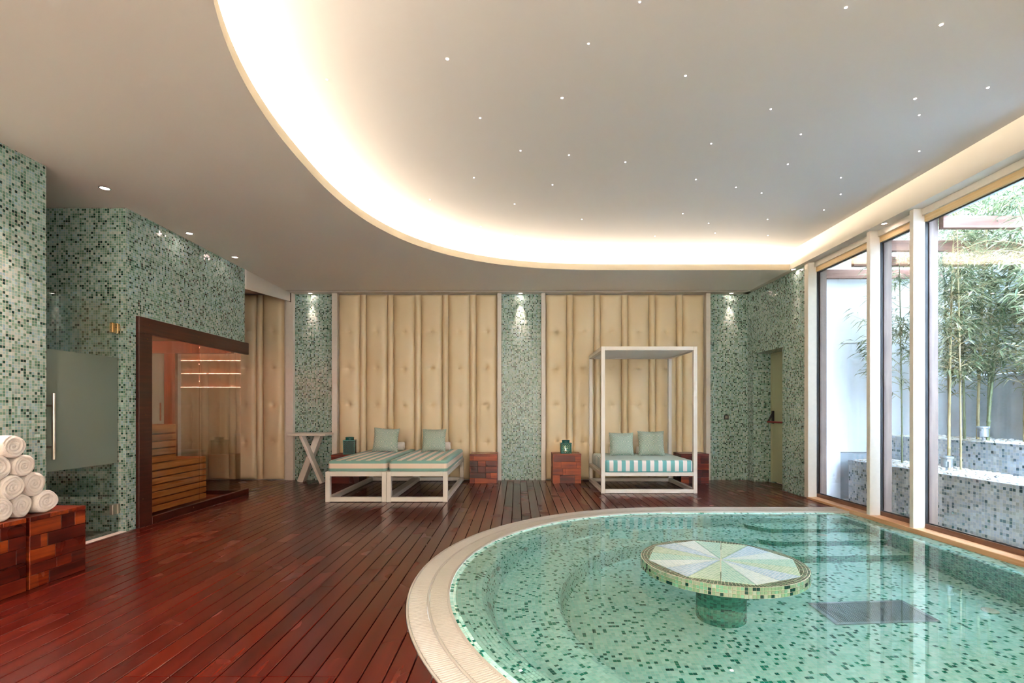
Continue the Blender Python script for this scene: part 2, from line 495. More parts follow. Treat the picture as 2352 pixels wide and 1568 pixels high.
def ring_fill(curve, cen, rect):
    """polygons between an inner curve and an outer rectangle, by rays from a centre"""
    x0, x1, y0, y1 = rect
    def hit(p):
        dx, dy = p[0] - cen[0], p[1] - cen[1]
        t = 1e9
        if dx > 1e-9: t = min(t, (x1 - cen[0]) / dx)
        if dx < -1e-9: t = min(t, (x0 - cen[0]) / dx)
        if dy > 1e-9: t = min(t, (y1 - cen[1]) / dy)
        if dy < -1e-9: t = min(t, (y0 - cen[1]) / dy)
        return (cen[0] + dx * t, cen[1] + dy * t)
    def side(q):
        if abs(q[1] - y1) < 1e-6: return 'T'
        if abs(q[1] - y0) < 1e-6: return 'B'
        if abs(q[0] - x0) < 1e-6: return 'L'
        return 'R'
    cor = {('R', 'T'): (x1, y1), ('T', 'L'): (x0, y1), ('L', 'B'): (x0, y0), ('B', 'R'): (x1, y0)}
    out = []
    for a, b in zip(curve[:-1], curve[1:]):
        ha, hb = hit(a), hit(b)
        sa, sb = side(ha), side(hb)
        if sa != sb and (sa, sb) in cor: out.append([a, ha, cor[(sa, sb)], hb, b])
        else: out.append([a, ha, hb, b])
    return out

# ------------------------------------------------------------------ room dimensions (metres)
YB = 9.02            # back wall
ZC = 3.34            # lower ceiling
ZR = 3.615           # raised ceiling
XL, XR = -4.038, 4.15
PX, PY, PR = 1.98, 3.72, 2.74      # pool overflow outer edge: centre and radius
PXR = 4.10                          # pool meets the window sill
RG = PR - 0.28                      # inner edge of the grate

# ------------------------------------------------------------------ pool
def outline(R, xr, na=72, ns=8):
    """points from window side, over the far straight, round the left half circle, back along the near straight; with arc length"""
    P = []; s = 0.0; R0 = 2.45
    for i in range(ns):
        P.append((xr + (PX - xr) * i / ns, PY + R, (xr - PX) * i / ns))
    L1 = xr - PX
    for i in range(na + 1):
        a = PI / 2 + PI * i / na
        P.append((PX + R * math.cos(a), PY + R * math.sin(a), L1 + R0 * PI * i / na))
    for i in range(1, ns + 1):
        P.append((PX + (xr - PX) * i / ns, PY - R, L1 + R0 * PI + (xr - PX) * i / ns))
    return P

WATER_Z = -0.02
prof = [(RG, -0.014), (RG - 0.08, -0.026), (RG - 0.17, -0.045), (RG - 0.22, -0.075), (RG - 0.25, -0.13), (RG - 0.30, -0.40), (RG - 0.315, -0.445), (RG - 0.36, -0.465),
        (RG - 0.74, -0.465), (RG - 0.785, -0.485), (RG - 0.805, -0.53), (RG - 0.82, -0.80), (RG - 0.835, -0.845), (RG - 0.88, -0.86)]
XW = 3.90
mb = MB()
V = 0.0
for k in range(len(prof) - 1):
    (r0, z0), (r1, z1) = prof[k], prof[k + 1]
    dv = math.hypot(r1 - r0, z1 - z0)
    xr = XW
    A, B = outline(r0, xr), outline(r1, xr)
    for i in range(len(A) - 1):
        mb.poly([(A[i][0], A[i][1], z0), (A[i + 1][0], A[i + 1][1], z0), (B[i + 1][0], B[i + 1][1], z1), (B[i][0], B[i][1], z1)],
                uv=[(A[i][2], V), (A[i + 1][2], V), (A[i + 1][2], V + dv), (A[i][2], V + dv)])
    V += dv
last = outline(prof[-1][0], XW)
mb.poly([(p[0], p[1], prof[-1][1]) for p in last])
# ledge and wall under the windows
ya, yb = PY - RG, PY + RG
mb.poly([(PXR, ya, -0.03), (PXR, yb, -0.03), (XW + 0.02, yb, -0.045), (XW + 0.02, ya, -0.045)])
mb.poly([(XW + 0.02, ya, -0.045), (XW + 0.02, yb, -0.045), (XW, yb, -0.07), (XW, ya, -0.07)])
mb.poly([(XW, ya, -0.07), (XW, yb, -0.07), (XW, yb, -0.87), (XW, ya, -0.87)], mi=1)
pool = sroot('pool_basin', 'sunken half-round pool lined with mint and green mosaic tile')
shell = mb.build('basin_shell', ['pool_tile', 'riser_tile'], pool, smooth=True, angle=50)
# steps at the far window side
def step(zt, yf, x0, rad=0.30):
    m = MB()
    pts = []
    for i in range(9):
        a = PI + (PI / 2) * i / 8
        pts.append((x0 + rad + rad * math.cos(a), yf + rad + rad * math.sin(a)))
    pts = [(x0, PY + RG)] + pts + [(XW - 0.002, yf), (XW - 0.002, PY + RG)]
    rd = 0.012
    inner = []
    cxm = sum(p[0] for p in pts) / len(pts); cym = sum(p[1] for p in pts) / len(pts)
    m.poly([(p[0], p[1], zt) for p in pts])
    L = 0.0
    n = len(pts)
    for i in range(n - 2):
        a, b = pts[i], pts[i + 1]
        dl = math.hypot(b[0] - a[0], b[1] - a[1])
        m.poly([(a[0], a[1], zt), (a[0], a[1], -0.865), (b[0], b[1], -0.865), (b[0], b[1], zt)], mi=1,
               uv=[(L, 0), (L, -0.865 - zt), (L + dl, -0.865 - zt), (L + dl, 0)])
        L += dl
    return m
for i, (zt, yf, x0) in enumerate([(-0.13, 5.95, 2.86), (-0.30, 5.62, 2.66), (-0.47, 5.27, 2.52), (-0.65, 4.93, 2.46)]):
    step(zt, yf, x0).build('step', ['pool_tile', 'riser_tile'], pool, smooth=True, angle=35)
# nearest rim tiles, one by one, on the same grid as the basin's tiling
pit = 0.0262
mats5 = ['t_mint', 't_mint2', 't_pale', 't_dark', 't_dark2']
tile_me = []
for t in mats5:
    m = MB(); h = pit * 0.45
    m.add([(-h, -h, 0), (h, -h, 0), (h, h, 0), (-h, h, 0), (-h + .0012, -h + .0012, .0016), (h - .0012, -h + .0012, .0016), (h - .0012, h - .0012, .0016), (-h + .0012, h - .0012, .0016)],
          [(0, 1, 5, 4), (1, 2, 6, 5), (2, 3, 7, 6), (3, 0, 4, 7), (4, 5, 6, 7)])
    tile_me.append(m.mesh('tile', t))
random.seed(5)
R0 = 2.45; L1 = XW - PX
cand = []
for j in range(0, 8):
    v = (j + 0.5) * pit
    # position on the profile
    acc = 0; 
    for k in range(len(prof) - 1):
        (r0, z0), (r1, z1) = prof[k], prof[k + 1]
        dv = math.hypot(r1 - r0, z1 - z0)
        if v <= acc + dv:
            t = (v - acc) / dv; rr = r0 + (r1 - r0) * t; zz = z0 + (z1 - z0) * t; slope = math.atan2(z0 - z1, r0 - r1); break
        acc += dv
    i0 = math.ceil((L1 + R0 * PI * 0.55) / pit); i1 = int((L1 + R0 * PI * 0.80) / pit)
    for i in range(i0, i1):
        a = PI / 2 + ((i + 0.5) * pit - L1) / R0
        x, y = PX + rr * math.cos(a), PY + rr * math.sin(a)
        if y < 2.28: continue
        cand.append((math.hypot(x, y), x, y, zz, a, slope, rr))
cand.sort()
for dist, x, y, zz, a, slope, rr in cand[:290]:
    q = random.random()
    me = tile_me[0 if q < .32 else 1 if q < .6 else 2 if q < .86 else 3 if q < .95 else 4]
    o = link('tile', me, pool)
    o.location = (x, y, zz + 0.0004)
    o.rotation_euler = (0, slope, a)   # local x points outward along the rim, tilted with it
    o.scale = (1, rr / R0, 1)

# water surface
mb = MB()
mb.poly([(p[0], p[1], WATER_Z) for p in outline(RG + 0.004, PXR)])
wat = struct(mb.build('water', 'water'), 'still clear water filling the half-round pool')

# overflow grate
gr = thing('overflow_grate', 'white slatted overflow grate curving around the pool edge', 'grate')
def at(s, R):
    """point and outward direction at arc position s on an outline of radius R (arc measured on the middle radius)"""
    Rm = PR - 0.14
    l1 = PXR - PX
    if s < l1: return (PXR - s, PY + R), (0.0, 1.0)
    s -= l1
    if s < Rm * PI:
        a = PI / 2 + s / Rm
        return (PX + R * math.cos(a), PY + R * math.sin(a)), (math.cos(a), math.sin(a))
    s -= Rm * PI
    return (PX + s, PY - R), (0.0, -1.0)
TOT = 2 * (PXR - PX) + (PR - 0.14) * PI
def band(R0_, R1_, z0, z1, mat, name, parent, n=150):
    m = MB()
    for i in range(n):
        s0, s1 = TOT * i / n, TOT * (i + 1) / n
        a0, a1 = at(s0, R0_)[0], at(s1 - 1e-6, R0_)[0]
        b0, b1 = at(s0, R1_)[0], at(s1 - 1e-6, R1_)[0]
        m.add([(*a0, z0), (*b0, z0), (*b1, z0), (*a1, z0), (*a0, z1), (*b0, z1), (*b1, z1), (*a1, z1)],
              [(4, 5, 6, 7), (0, 4, 7, 3), (1, 2, 6, 5)])
    return m.build(name, mat, parent)
band(RG, RG + 0.016, -0.03, 0.003, 'grate', 'inner_edge', gr)
band(PR - 0.012, PR, -0.03, 0.003, 'grate', 'outer_edge', gr)
band(PR - 0.147, PR - 0.133, -0.02, 0.001, 'grate', 'middle_rib', gr)
band(RG, PR, -0.09, -0.06, 'channel', 'channel_floor', gr)
sl = MB(); w = 0.0062; h = 0.057
sl.add([(-h, -w, -.012), (h, -w, -.012), (h, w, -.012), (-h, w, -.012), (-h, -w, -.002), (h, -w, -.002), (h, w, -.002), (-h, w, -.002), (-h, -w * .6, 0), (h, -w * .6, 0), (h, w * .6, 0), (-h, w * .6, 0)],
       [(0, 1, 5, 4), (2, 3, 7, 6), (4, 5, 9, 8), (6, 7, 11, 10), (8, 9, 10, 11), (1, 2, 6, 10, 9, 5), (3, 0, 4, 8, 11, 7)])
sl_me = sl.mesh('slat', 'grate')
pos = []
ns = int(TOT / 0.0195)
for i in range(ns):
    s = (i + 0.5) * TOT / ns
    for R in (PR - 0.207, PR - 0.073):
        p, d = at(s, R)
        pos.append((p, d))
vis = sorted([q for q in pos if q[0][1] > 2.26], key=lambda q: math.hypot(*q[0]))
near = set(id(q) for q in vis[:296])
rest = MB()
for q in pos:
    p, d = q
    if id(q) in near:
        o = link('slat', sl_me, gr, (p[0], p[1], 0.002)); o.rotation_euler = (0, 0, math.atan2(d[1], d[0]))
    else:
        Mx = Matrix.Translation((p[0], p[1], 0.002)) @ Matrix.Rotation(math.atan2(d[1], d[0]), 4, 'Z')
        rest.add([Mx @ Vector(v) for v in sl.v], sl.f)
o = rest.build('slat_run', 'grate', gr); o['kind'] = 'stuff'

# pool fittings
def disc_fit(name, label, loc, nrm, r, cat, mat='abs', group=None):
    t = thing(name, label, cat, loc, 0, group)
    q = Vector((0, 0, 1)).rotation_difference(Vector(nrm))
    t.rotation_euler = q.to_euler()
    m = MB(); m.lathe([(r, 0), (r, .006), (r * .86, .010), (r * .80, .008), (r * .55, .008)], 24, cap0=True, cap1=True); m.build('flange', mat, t, smooth=True, angle=30)
    m = MB(); m.lathe([(r * .5, .007), (r * .5, .014), (r * .42, .017), (r * .2, .017)], 20); m.build('cover', mat, t, smooth=True, angle=30)
    return t
disc_fit('floor_inlet', 'round white inlet cover on the pool floor beside the steel grille', (3.597, 3.81, -0.858), (0, 0, 1), 0.055, 'pool fitting')
disc_fit('step_light', 'small round white fitting on the second pool step', (3.36, 5.51, -0.468), (0, 0, 1), 0.05, 'pool fitting')
for lab, ang, z in (('pool jet nozzle highest on the curved wall toward the deck', 2.92, -.20), ('small pool jet nozzle between two larger jets on the curved wall', 3.02, -.17),
                    ('pool jet nozzle on the curved wall nearest the bottom of the photo', 3.26, -.23), ('pool jet nozzle on the curved wall toward the loungers', 2.62, -.23), ('dark round jet on the far pool wall below the daybed', 1.72, -.25)):
    rr = RG - 0.25 - (-.13 - z) * 0.05 / 0.27 - 0.002
    disc_fit('pool_jet', lab, (PX + rr * math.cos(ang), PY + rr * math.sin(ang), z), (-math.cos(ang), -math.sin(ang), 0.18), 0.042 if 'small' not in lab else 0.03, 'jet nozzle', 'jet', 'water jets in the pool wall')
g = thing('floor_grille', 'rectangular stainless steel suction grille set in the pool floor', 'grille', (2.712, 3.84, -0.858))
m = MB(); m.box(-.365, .365, -.17, .17, .001, .004); m.build('sump', 'grille_dark', g)
m = MB()
for x0, x1, y0, y1 in ((-.38, .38, -.185, -.155), (-.38, .38, .155, .185), (-.38, -.345, -.155, .155), (.345, .38, -.155, .155)): m.box(x0, x1, y0, y1, .004, .022)
m.build('frame', 'stainless', g, bevel=.002)
bme = MB().box(-.0045, .0045, -.155, .155, .006, .018).mesh('bar', 'stainless')
for i in range(43): link('bar', bme, g, (-.336 + i * .016, 0, 0))
bolt = MB().lathe([(.008, .022), (.008, .026), (.004, .027)], 10).mesh('bolt', 'stainless')
for x in (-.36, 0, .36):
    for y in (-.17, .17): link('bolt', bolt, g, (x, y, 0))

# round mosaic table standing in the pool
tb = thing('pool_table', 'round mosaic table on a thick tiled column standing in the pool', 'table', (1.566, 3.85, -0.86))
ZT = 0.96
TR = 0.60
m = MB()
seg = 48
for k in range(seg):
    a0, a1 = 2 * PI * k / seg, 2 * PI * (k + 1) / seg
    r = .182
    m.poly([(r * math.cos(a0), r * math.sin(a0), 0), (r * math.cos(a1), r * math.sin(a1), 0), (r * math.cos(a1), r * math.sin(a1), ZT - .07), (r * math.cos(a0), r * math.sin(a0), ZT - .07)],
           uv=[(r * a0, 0), (r * a1, 0), (r * a1, ZT - .07), (r * a0, ZT - .07)])
m.build('column', 'column_tile', tb, smooth=True)
m = MB(); m.lathe([(TR - .004, ZT - .075), (TR - .004, ZT - .002), (TR - .012, ZT - .001)], 96); m.build('slab', 'grout', tb, smooth=True, angle=30)
ncol = 150
rim_me = {}
th = 2 * PI / ncol * .44
for t in ('r_sage', 'r_grey', 'r_mint', 'r_dark', 'r_pale'):
    q = MB(); hw = TR * math.sin(th); hz = .0108
    q.add([(-.004, -hw, -hz), (-.004, hw, -hz), (-.004, hw, hz), (-.004, -hw, hz), (.0005, -hw + .001, -hz + .001), (.0005, hw - .001, -hz + .001), (.0005, hw - .001, hz - .001), (.0005, -hw + .001, hz - .001)],
          [(0, 1, 5, 4), (1, 2, 6, 5), (2, 3, 7, 6), (3, 0, 4, 7), (4, 5, 6, 7)])
    rim_me[t] = (q.mesh('rim_tile', t), q)
cols = []
for i in range(ncol):
    a = 2 * PI * (i + .5) / ncol
    facing = math.cos(a) * (-1.566) + math.sin(a) * (-3.85)
    cols.append((-facing, a))
cols.sort()
random.seed(11)
back = MB(); backm = list(rim_me)
for ci, (_, a) in enumerate(cols):
    for rrow in range(3):
        q = random.random()
        t = 'r_sage' if q < .36 else 'r_mint' if q < .58 else 'r_grey' if q < .76 else 'r_pale' if q < .87 else 'r_dark'
        z = ZT - .0125 - rrow * .0245
        if ci < 98:
            o = link('rim_tile', rim_me[t][0], tb, (TR * math.cos(a), TR * math.sin(a), z)); o.rotation_euler = (0, 0, a)
        else:
            Mx = Matrix.Translation((TR * math.cos(a), TR * math.sin(a), z)) @ Matrix.Rotation(a, 4, 'Z')
            back.add([Mx @ Vector(v) for v in rim_me[t][1].v], rim_me[t][1].f, backm.index(t))
o = back.build('rim_tile_run', backm, tb); o['kind'] = 'stuff'
# dark border ring and sixteen wedges on top
M['border'] = mosaic('border_mosaic', [(0, srgb(64, 96, 76)), (.4, srgb(84, 112, 90)), (.75, srgb(50, 82, 66))], srgb(212, 202, 174), pitch=.0245, rough=.15, tilt=.02, gw=.44)
m = MB(); seg = 150; r_in, r_out = .30, TR - .008
for k in range(seg):
    a0, a1 = 2 * PI * k / seg, 2 * PI * (k + 1) / seg
    m.poly([(r_in * math.cos(a0), r_in * math.sin(a0), ZT + .0005), (r_out * math.cos(a0), r_out * math.sin(a0), ZT + .0005), (r_out * math.cos(a1), r_out * math.sin(a1), ZT + .0005), (r_in * math.cos(a1), r_in * math.sin(a1), ZT + .0005)],
           uv=[(a0 * TR, -TR + r_in), (a0 * TR, -TR + r_out), (a1 * TR, -TR + r_out), (a1 * TR, -TR + r_in)])
m.build('border', 'border', tb)
wc = {'w_green': ((0, srgb(178, 204, 176)), (.5, srgb(190, 212, 186)), (.8, srgb(166, 196, 168))), 'w_blue': ((0, srgb(176, 204, 222)), (.5, srgb(190, 214, 228)), (.8, srgb(166, 198, 216))),
      'w_white': ((0, srgb(204, 224, 222)), (.5, srgb(214, 230, 226)), (.8, srgb(196, 218, 216))), 'w_mint': ((0, srgb(164, 208, 192)), (.5, srgb(176, 214, 198)), (.8, srgb(154, 200, 186)))}
for k, st in wc.items(): M[k] = mosaic(k + '_mosaic', list(st), srgb(226, 218, 196), pitch=.0215, rough=.12, tilt=.015, gw=.45, jit=.06)
seqc = ['w_green', 'w_blue', 'w_white', 'w_mint']
M['copper'] = plain('copper_strip', srgb(196, 158, 128), 0.35)
for k in range(16):
    a1 = math.radians(67.9) - 2 * PI * k / 16; a0 = a1 - 2 * PI / 16
    # the straight outer edge runs square to one side, so the points alternate like a pinwheel
    flip = seqc[k % 4] in ('w_green', 'w_white')
    ro0, ro1 = (.553, .515) if flip else (.515, .553)
    gp = .003
    e0, e1 = Vector((math.cos(a0), math.sin(a0))), Vector((math.cos(a1), math.sin(a1)))
    mid = (e0 + e1).normalized()
    P0, P1 = e0 * ro0, e1 * ro1
    tip = mid * .012
    n0 = Vector((-e0.y, e0.x)) * gp; n1 = Vector((e1.y, -e1.x)) * gp
    pts = [tip, P0 + n0, P1 + n1]
    ax = e0 if flip else e1
    ay = Vector((-ax.y, ax.x))
    m = MB()
    top = [(p.x, p.y, ZT + .004) for p in pts]; bot = [(p.x, p.y, ZT) for p in pts]
    m.poly(top, uv=[(p.dot(ax), p.dot(ay)) for p in pts])
    for i in range(3):
        j = (i + 1) % 3
        m.poly([bot[i], bot[j], top[j], top[i]])
    m.build('wedge', seqc[k % 4], tb)

# ------------------------------------------------------------------ floor
floor = sroot('floor', 'dark red hardwood deck boards running toward the back wall')
m = MB()
cur = [(p[0], p[1]) for p in outline(PR, PXR)]
for poly in ring_fill(cur, (PX, PY), (-6.6, 4.6, -2.4, YB + .05)):
    m.poly([(p[0], p[1], -0.028) for p in poly][::-1])
m.build('underfloor', 'deck_base', floor)
def pool_hi(x):
    if x < PX - PR: return PY
    return PY + (math.sqrt(max(0, (PR + .004) ** 2 - (x - PX) ** 2)) if x < PX else PR + .004)
def pool_lo(x):
    return 2 * PY - pool_hi(x)
BW = 0.112; GAP = 0.006
random.seed(21)
def plank(xa, xb, f0, f1):
    xa += GAP / 2; xb -= GAP / 2
    c = .003
    nm = 14 if abs(xa - (PX - PR)) < .3 else 3
    xs = [(xa, -.022), (xa, -c), (xa + c, 0)] + [(xa + (xb - xa) * i / nm, 0) for i in range(1, nm)] + [(PX - PR + q, 0) for q in (0, .0004, .0015, .004, .008, .014) if xa + c < PX - PR + q < xb - c] + [(xb - c, 0), (xb, -c), (xb, -.022)]
    xs = xs[:3] + sorted(xs[3:-3]) + xs[-3:]
    y0 = [f0(x) for x, z in xs]; y1 = [f1(x) for x, z in xs]
    if max(y1) - min(y0) < .04: return
    m = MB(); n = len(xs)
    m.add([(x, y0[i], z) for i, (x, z) in enumerate(xs)] + [(x, y1[i], z) for i, (x, z) in enumerate(xs)],
          [(i, i + 1, n + i + 1, n + i)[::-1] for i in range(n - 1)])
    for yy, fl in ((y0, 1), (y1, -1)):      # end faces as a strip of upright quads
        m.add([(x, yy[i], z) for i, (x, z) in enumerate(xs)] + [(x, yy[i], -.022) for i, (x, z) in enumerate(xs)],
              [(i, n + i, n + i + 1, i + 1)[::fl] for i in range(1, n - 2)])
    m.build('plank', 'deck', floor)
k0 = math.floor((-6.5 + 1.63) / BW); k1 = math.ceil((4.47 + 1.63) / BW)
for k in range(k0, k1):
    xa, xb = -1.63 + k * BW, -1.63 + (k + 1) * BW
    if xb > 4.49: continue
    xm = (xa + xb) / 2
    if xm < XL - .03: ranges = [(7.50, YB - .005)]
    elif xa > 4.10: ranges = [(7.82, 8.82)]
    elif xm > 3.99: ranges = [(PY + PR + .004, YB - .005)]
    else: ranges = None
    if ranges:
        for a, b in ranges: plank(xa, xb, lambda x, a=a: a, lambda x, b=b: b)
        continue
    if xb < PX - PR:
        cuts = [-0.6]
        if -1.86 < xm < -.6: cuts.append(2.352)
        c = random.uniform(2.9, 8.2)
        if random.random() < .75: cuts.append(c)
        cuts.append(YB - .005)
        for a, b in zip(cuts[:-1], cuts[1:]):
            plank(xa, xb, lambda x, a=a: a + (.003 if a > 0 else 0), lambda x, b=b: b - .002)
    else:
        hi = [None]
        if random.random() < .45 and xm < 1.2:
            c = random.uniform(pool_hi(xb) + .5, 8.3)
            plank(xa, xb, pool_hi, lambda x, c=c: c - .002); plank(xa, xb, lambda x, c=c: c + .002, lambda x: YB - .005)
        else:
            plank(xa, xb, pool_hi, lambda x: YB - .005)
        if xm < 1.0 and -.6 < pool_lo(xm):
            plank(xa, xb, lambda x: -.6, pool_lo)
# shower threshold
struct(MB().box(XL - .06, XL + .01, 4.30, 5.165, -.02, .006).build('trim_1', 'frame_white', bevel=.003), 'pale threshold strip along the shower floor edge')

# ------------------------------------------------------------------ walls
wl = sroot('wall_left', 'left wall clad in small green and aqua mosaic tiles')
MB().box(-6.6, XL, -2.4, 4.292, -.03, ZC + .3).build('pier', 'wall_tile', wl)
# shower recess
MB().box(-6.6, XL, 5.171, 5.30, -.03, ZC + .3).build('shower_wall', 'wall_tile', wl)
MB().box(-6.6, -6.3, 4.292, 5.171, -.03, ZC + .3).build('shower_back', 'wall_tile', wl)
MB().box(-6.3, XL - .06, 4.292, 5.171, -.03, .004).build('shower_floor', 'shower_tile', wl)
# sauna front above and end
MB().box(XL - .10, XL, 5.30, 7.418, 2.25, ZC + .3).build('sauna_front', 'wall_tile', wl)
MB().box(-6.6, XL - .10, 7.32, 7.418, 2.25, ZC + .3).build('sauna_end', 'wall_tile', wl)
MB().box(-6.6, -6.30, 5.30, YB, -.03, ZC + .3).build('passage_end', 'plaster', wl)

wb = sroot('wall_back', 'back wall alternating cream padded panels and mosaic columns')
MB().box(-6.6, 4.6, YB + .03, YB + .2, -.1, 3.8).build('core', 'plaster', wb)
for x0, x1 in ((-4.0, -3.31), (-.282, .431), (3.451, XR + .02)):
    MB().box(x0, x1, YB - .005, YB + .04, -.02, ZC).build('mosaic_column', 'wall_tile', wb)
# padded panels
ZB = [0.681, 1.344, 2.004, 2.663]
H = ZC - .012
def pad(wd, wide):
    m = MB()
    nx = 18; zs = []
    z = .012
    marks = ZB if wide else []
    nz = 200 if wide else 6
    zs = [.012 + (H - .012) * i / nz for i in range(nz + 1)]
    us = [-math.cos(PI * i / nx) * .5 + .5 for i in range(nx + 1)]
    P = []
    for z in zs:
        for u in us:
            x = u * wd
            if wide:
                e = min(u, 1 - u) * wd
                d = .066 * (1 - math.exp(-e / .028)) + .008 * math.sin(PI * u)
                for zb in marks:
                    dz = z - zb; dx = x - wd / 2
                    d -= .005 * math.exp(-(dz / .008) ** 2)
                    r2 = math.hypot(dx / .8, dz)
                    d -= .042 * math.exp(-(r2 / .045))
                    d -= .020 * math.exp(-(dx / .022) ** 2) * math.exp(-abs(dz) / .07)
            else:
                d = .072 * math.sqrt(max(0, 1 - (2 * u - 1) ** 2))
            ez = min(z - .012, H - z)
            d *= 1 - .6 * math.exp(-ez / .02)
            P.append((x, -d, z))
    n = nx + 1
    F = [(j * n + i, j * n + i + 1, (j + 1) * n + i + 1, (j + 1) * n + i) for j in range(len(zs) - 1) for i in range(nx)]
    m.add(P, F)
    return m.mesh('upholstered_panel', 'leather', smooth=True, angle=180)
WD, ND = .381, .1135
pad_w, pad_n = pad(WD, True), pad(ND, False)
btn = MB(); btn.lathe([(.016, 0), (.0155, .005), (.011, .010), (.004, .0125)], 14); btn_me = btn.mesh('button', 'leather', smooth=True, angle=180)
def padrow(x, n_wide, left_narrow=False):
    for i in range(n_wide):
        if i or left_narrow:
            link('upholstered_strip', pad_n, wb, (x, YB + .02, 0)); x += ND
        p = link('upholstered_panel', pad_w, wb, (x, YB + .02, 0)); x += WD
        for zb in ZB:
            b = link('button', btn_me, p, (WD / 2, -.014, zb)); b.rotation_euler = (PI / 2, 0, 0)
padrow(-3.215, 6)
padrow(.510, 6)
padrow(-4.584 - 3 * (WD + ND) - ND * 0, 4)
# white posts on the back wall
pi = 2
for x0, x1, lab in ((-4.133, -3.998, 'white corner post between padded passage wall and narrow mosaic column'), (-3.312, -3.218, 'white post beside the column behind the X-leg table'),
                    (-.356, -.281, 'white post right of the loungers beside the middle mosaic column'), (.430, .506, 'white post between middle mosaic column and the lit lantern'), (3.372, 3.452, 'white post between the daybed wall and corner mosaic column')):
    struct(MB().box(x0, x1, YB - .085, YB + .03, 0.0, ZC).build('trim_%d' % pi, 'frame_white', bevel=.003), lab); pi += 1
# ceiling edge strip along the back wall, with the dark slot in front of it
struct(MB().box(-4.133, 4.15, 8.84, YB + .03, ZC, ZC + .04).build('trim_7', 'beam_white'), 'flat white ceiling strip above the back wall')
struct(MB().box(-6.3, 4.15, 8.70, 8.85, ZC + .022, ZC + .04).build('trim_8', 'beam_white'), 'shadow slot in the ceiling before the back wall')

wr = sroot('wall_right', 'right wall in green mosaic with a recessed fire door')
T = .42
MB().box(XR, XR + T, 8.80, YB + .05, -.1, ZC + .3).build('tiled_pier', 'wall_tile', wr)
MB().box(XR, XR + T, 7.30, 7.836, -.1, ZC + .3).build('tiled_pier', 'wall_tile', wr)
MB().box(XR, 4.235, 7.11, 7.30, -.1, ZC + .3).build('tiled_pier', 'wall_tile', wr)
MB().box(XR, XR + T, 7.836, 8.80, 2.24, ZC + .3).build('lintel', 'wall_tile', wr)
MB().box(XR, XR + .2, -2.4, 3.275, .03, ZC + .3).build('daylight_block_wall', 'plaster', wr)  # unseen solid wall, put in place of more windows to cut the daylight
wf = sroot('wall_front', 'plain plastered wall behind the viewpoint')
MB().box(-6.6, 4.6, -2.6, -2.4, -.1, 3.8).build('core', 'plaster', wf)

# fire door
dr = sroot('door_1', 'pale green fire door with red push bar in the tiled niche')
MB().box(4.47, 4.52, 7.87, 8.772, .01, 2.205).build('leaf', 'door_cream', dr, bevel=.003)
m = MB()
m.box(4.455, 4.53, 8.772, 8.80, 0, 2.24); m.box(4.455, 4.53, 7.836, 7.87, 0, 2.24); m.box(4.455, 4.53, 7.87, 8.772, 2.205, 2.24)
m.build('frame', 'door_cream', dr, bevel=.002)
m = MB(); m.box(4.445, 4.47, 8.70, 8.76, 1.02, 1.24); m.build('latch_housing', 'black', dr, bevel=.006)
m = MB(); m.bar((4.45, 8.73, 1.20), (4.385, 8.75, 1.05), .03, .028); m.build('bar_arm', 'black', dr, bevel=.004)
m = MB(); m.bar((4.45, 7.93, 1.20), (4.385, 7.93, 1.05), .03, .028); m.build('bar_arm', 'black', dr, bevel=.004)
m = MB(); m.tube([(4.385, 8.77, 1.05), (4.385, 7.91, 1.05)], .015, 12); m.build('push_bar', 'red', dr, smooth=True)
MB().box(4.56, 4.62, 7.7, 8.9, -.1, 2.4).build('backing', 'plaster', wr)

# ------------------------------------------------------------------ ceiling
def lip_curve(off=0.0):
    cx, cy, a, b, n = 1.4, 4.2, 3.22 + off, 3.262 + off, 2.42
    P = []
    for i in range(5): P.append((4.06 + (cx - 4.06) * i / 5, cy + b))
    for i in range(121):
        t = PI / 2 + PI * i / 120
        c, s = math.cos(t), math.sin(t)
        P.append((cx - a * abs(c) ** (2 / n), cy + math.copysign(b * abs(s) ** (2 / n), s)))
    for i in range(1, 6): P.append((cx + (4.06 - cx) * i / 5, cy - b))
    Q = [P[0]]
    for p in P[1:]:
        if math.hypot(p[0] - Q[-1][0], p[1] - Q[-1][1]) > 1e-4: Q.append(p)
    return Q
ce = sroot('ceiling', 'pale ceiling with a raised curved bay washed by hidden cove light')
LC = lip_curve()
m = MB()
for poly in ring_fill(LC, (1.9, 4.2), (-6.6, 4.06, -2.5, 8.71)):
    m.poly([(p[0], p[1], ZC) for p in poly])
    m.poly([(p[0], p[1], ZC + .012) for p in poly][::-1])
m.build('lower_ceiling', 'ceiling', ce)
MB().box(-6.6, -4.133, 8.69, YB + .05, ZC, ZC + .03).build('passage_ceiling', 'ceiling', ce)
def ribbon(c0, c1, z0, z1):
    m = MB()
    for i in range(len(c0) - 1):
        m.poly([(*c0[i], z0), (*c0[i + 1], z0), (*c1[i + 1], z1), (*c1[i], z1)])
    return m
def offc(c, d):
    out = []
    for i, p in enumerate(c):
        a, b = c[max(0, i - 1)], c[min(len(c) - 1, i + 1)]
        tx, ty = b[0] - a[0], b[1] - a[1]; L = math.hypot(tx, ty)
        nx, ny = ty / L, -tx / L     # outward for this traversal
        if (p[0] + nx - 1.9) ** 2 + (p[1] + ny - 4.2) ** 2 < (p[0] - 1.9) ** 2 + (p[1] - 4.2) ** 2: nx, ny = -nx, -ny
        out.append((p[0] + nx * d, p[1] + ny * d))
    return out
m = ribbon(LC, LC, ZC, ZC + .088)
L2 = offc(LC, .02)
q = ribbon(LC, L2, ZC + .088, ZC + .088); m.add(q.v, q.f)
q = ribbon(L2, L2, ZC + .088, ZC); m.add(q.v, q.f)
m.build('cove_lip', 'lip_cream', ce, smooth=True, angle=40)
L3 = offc(LC, .62)
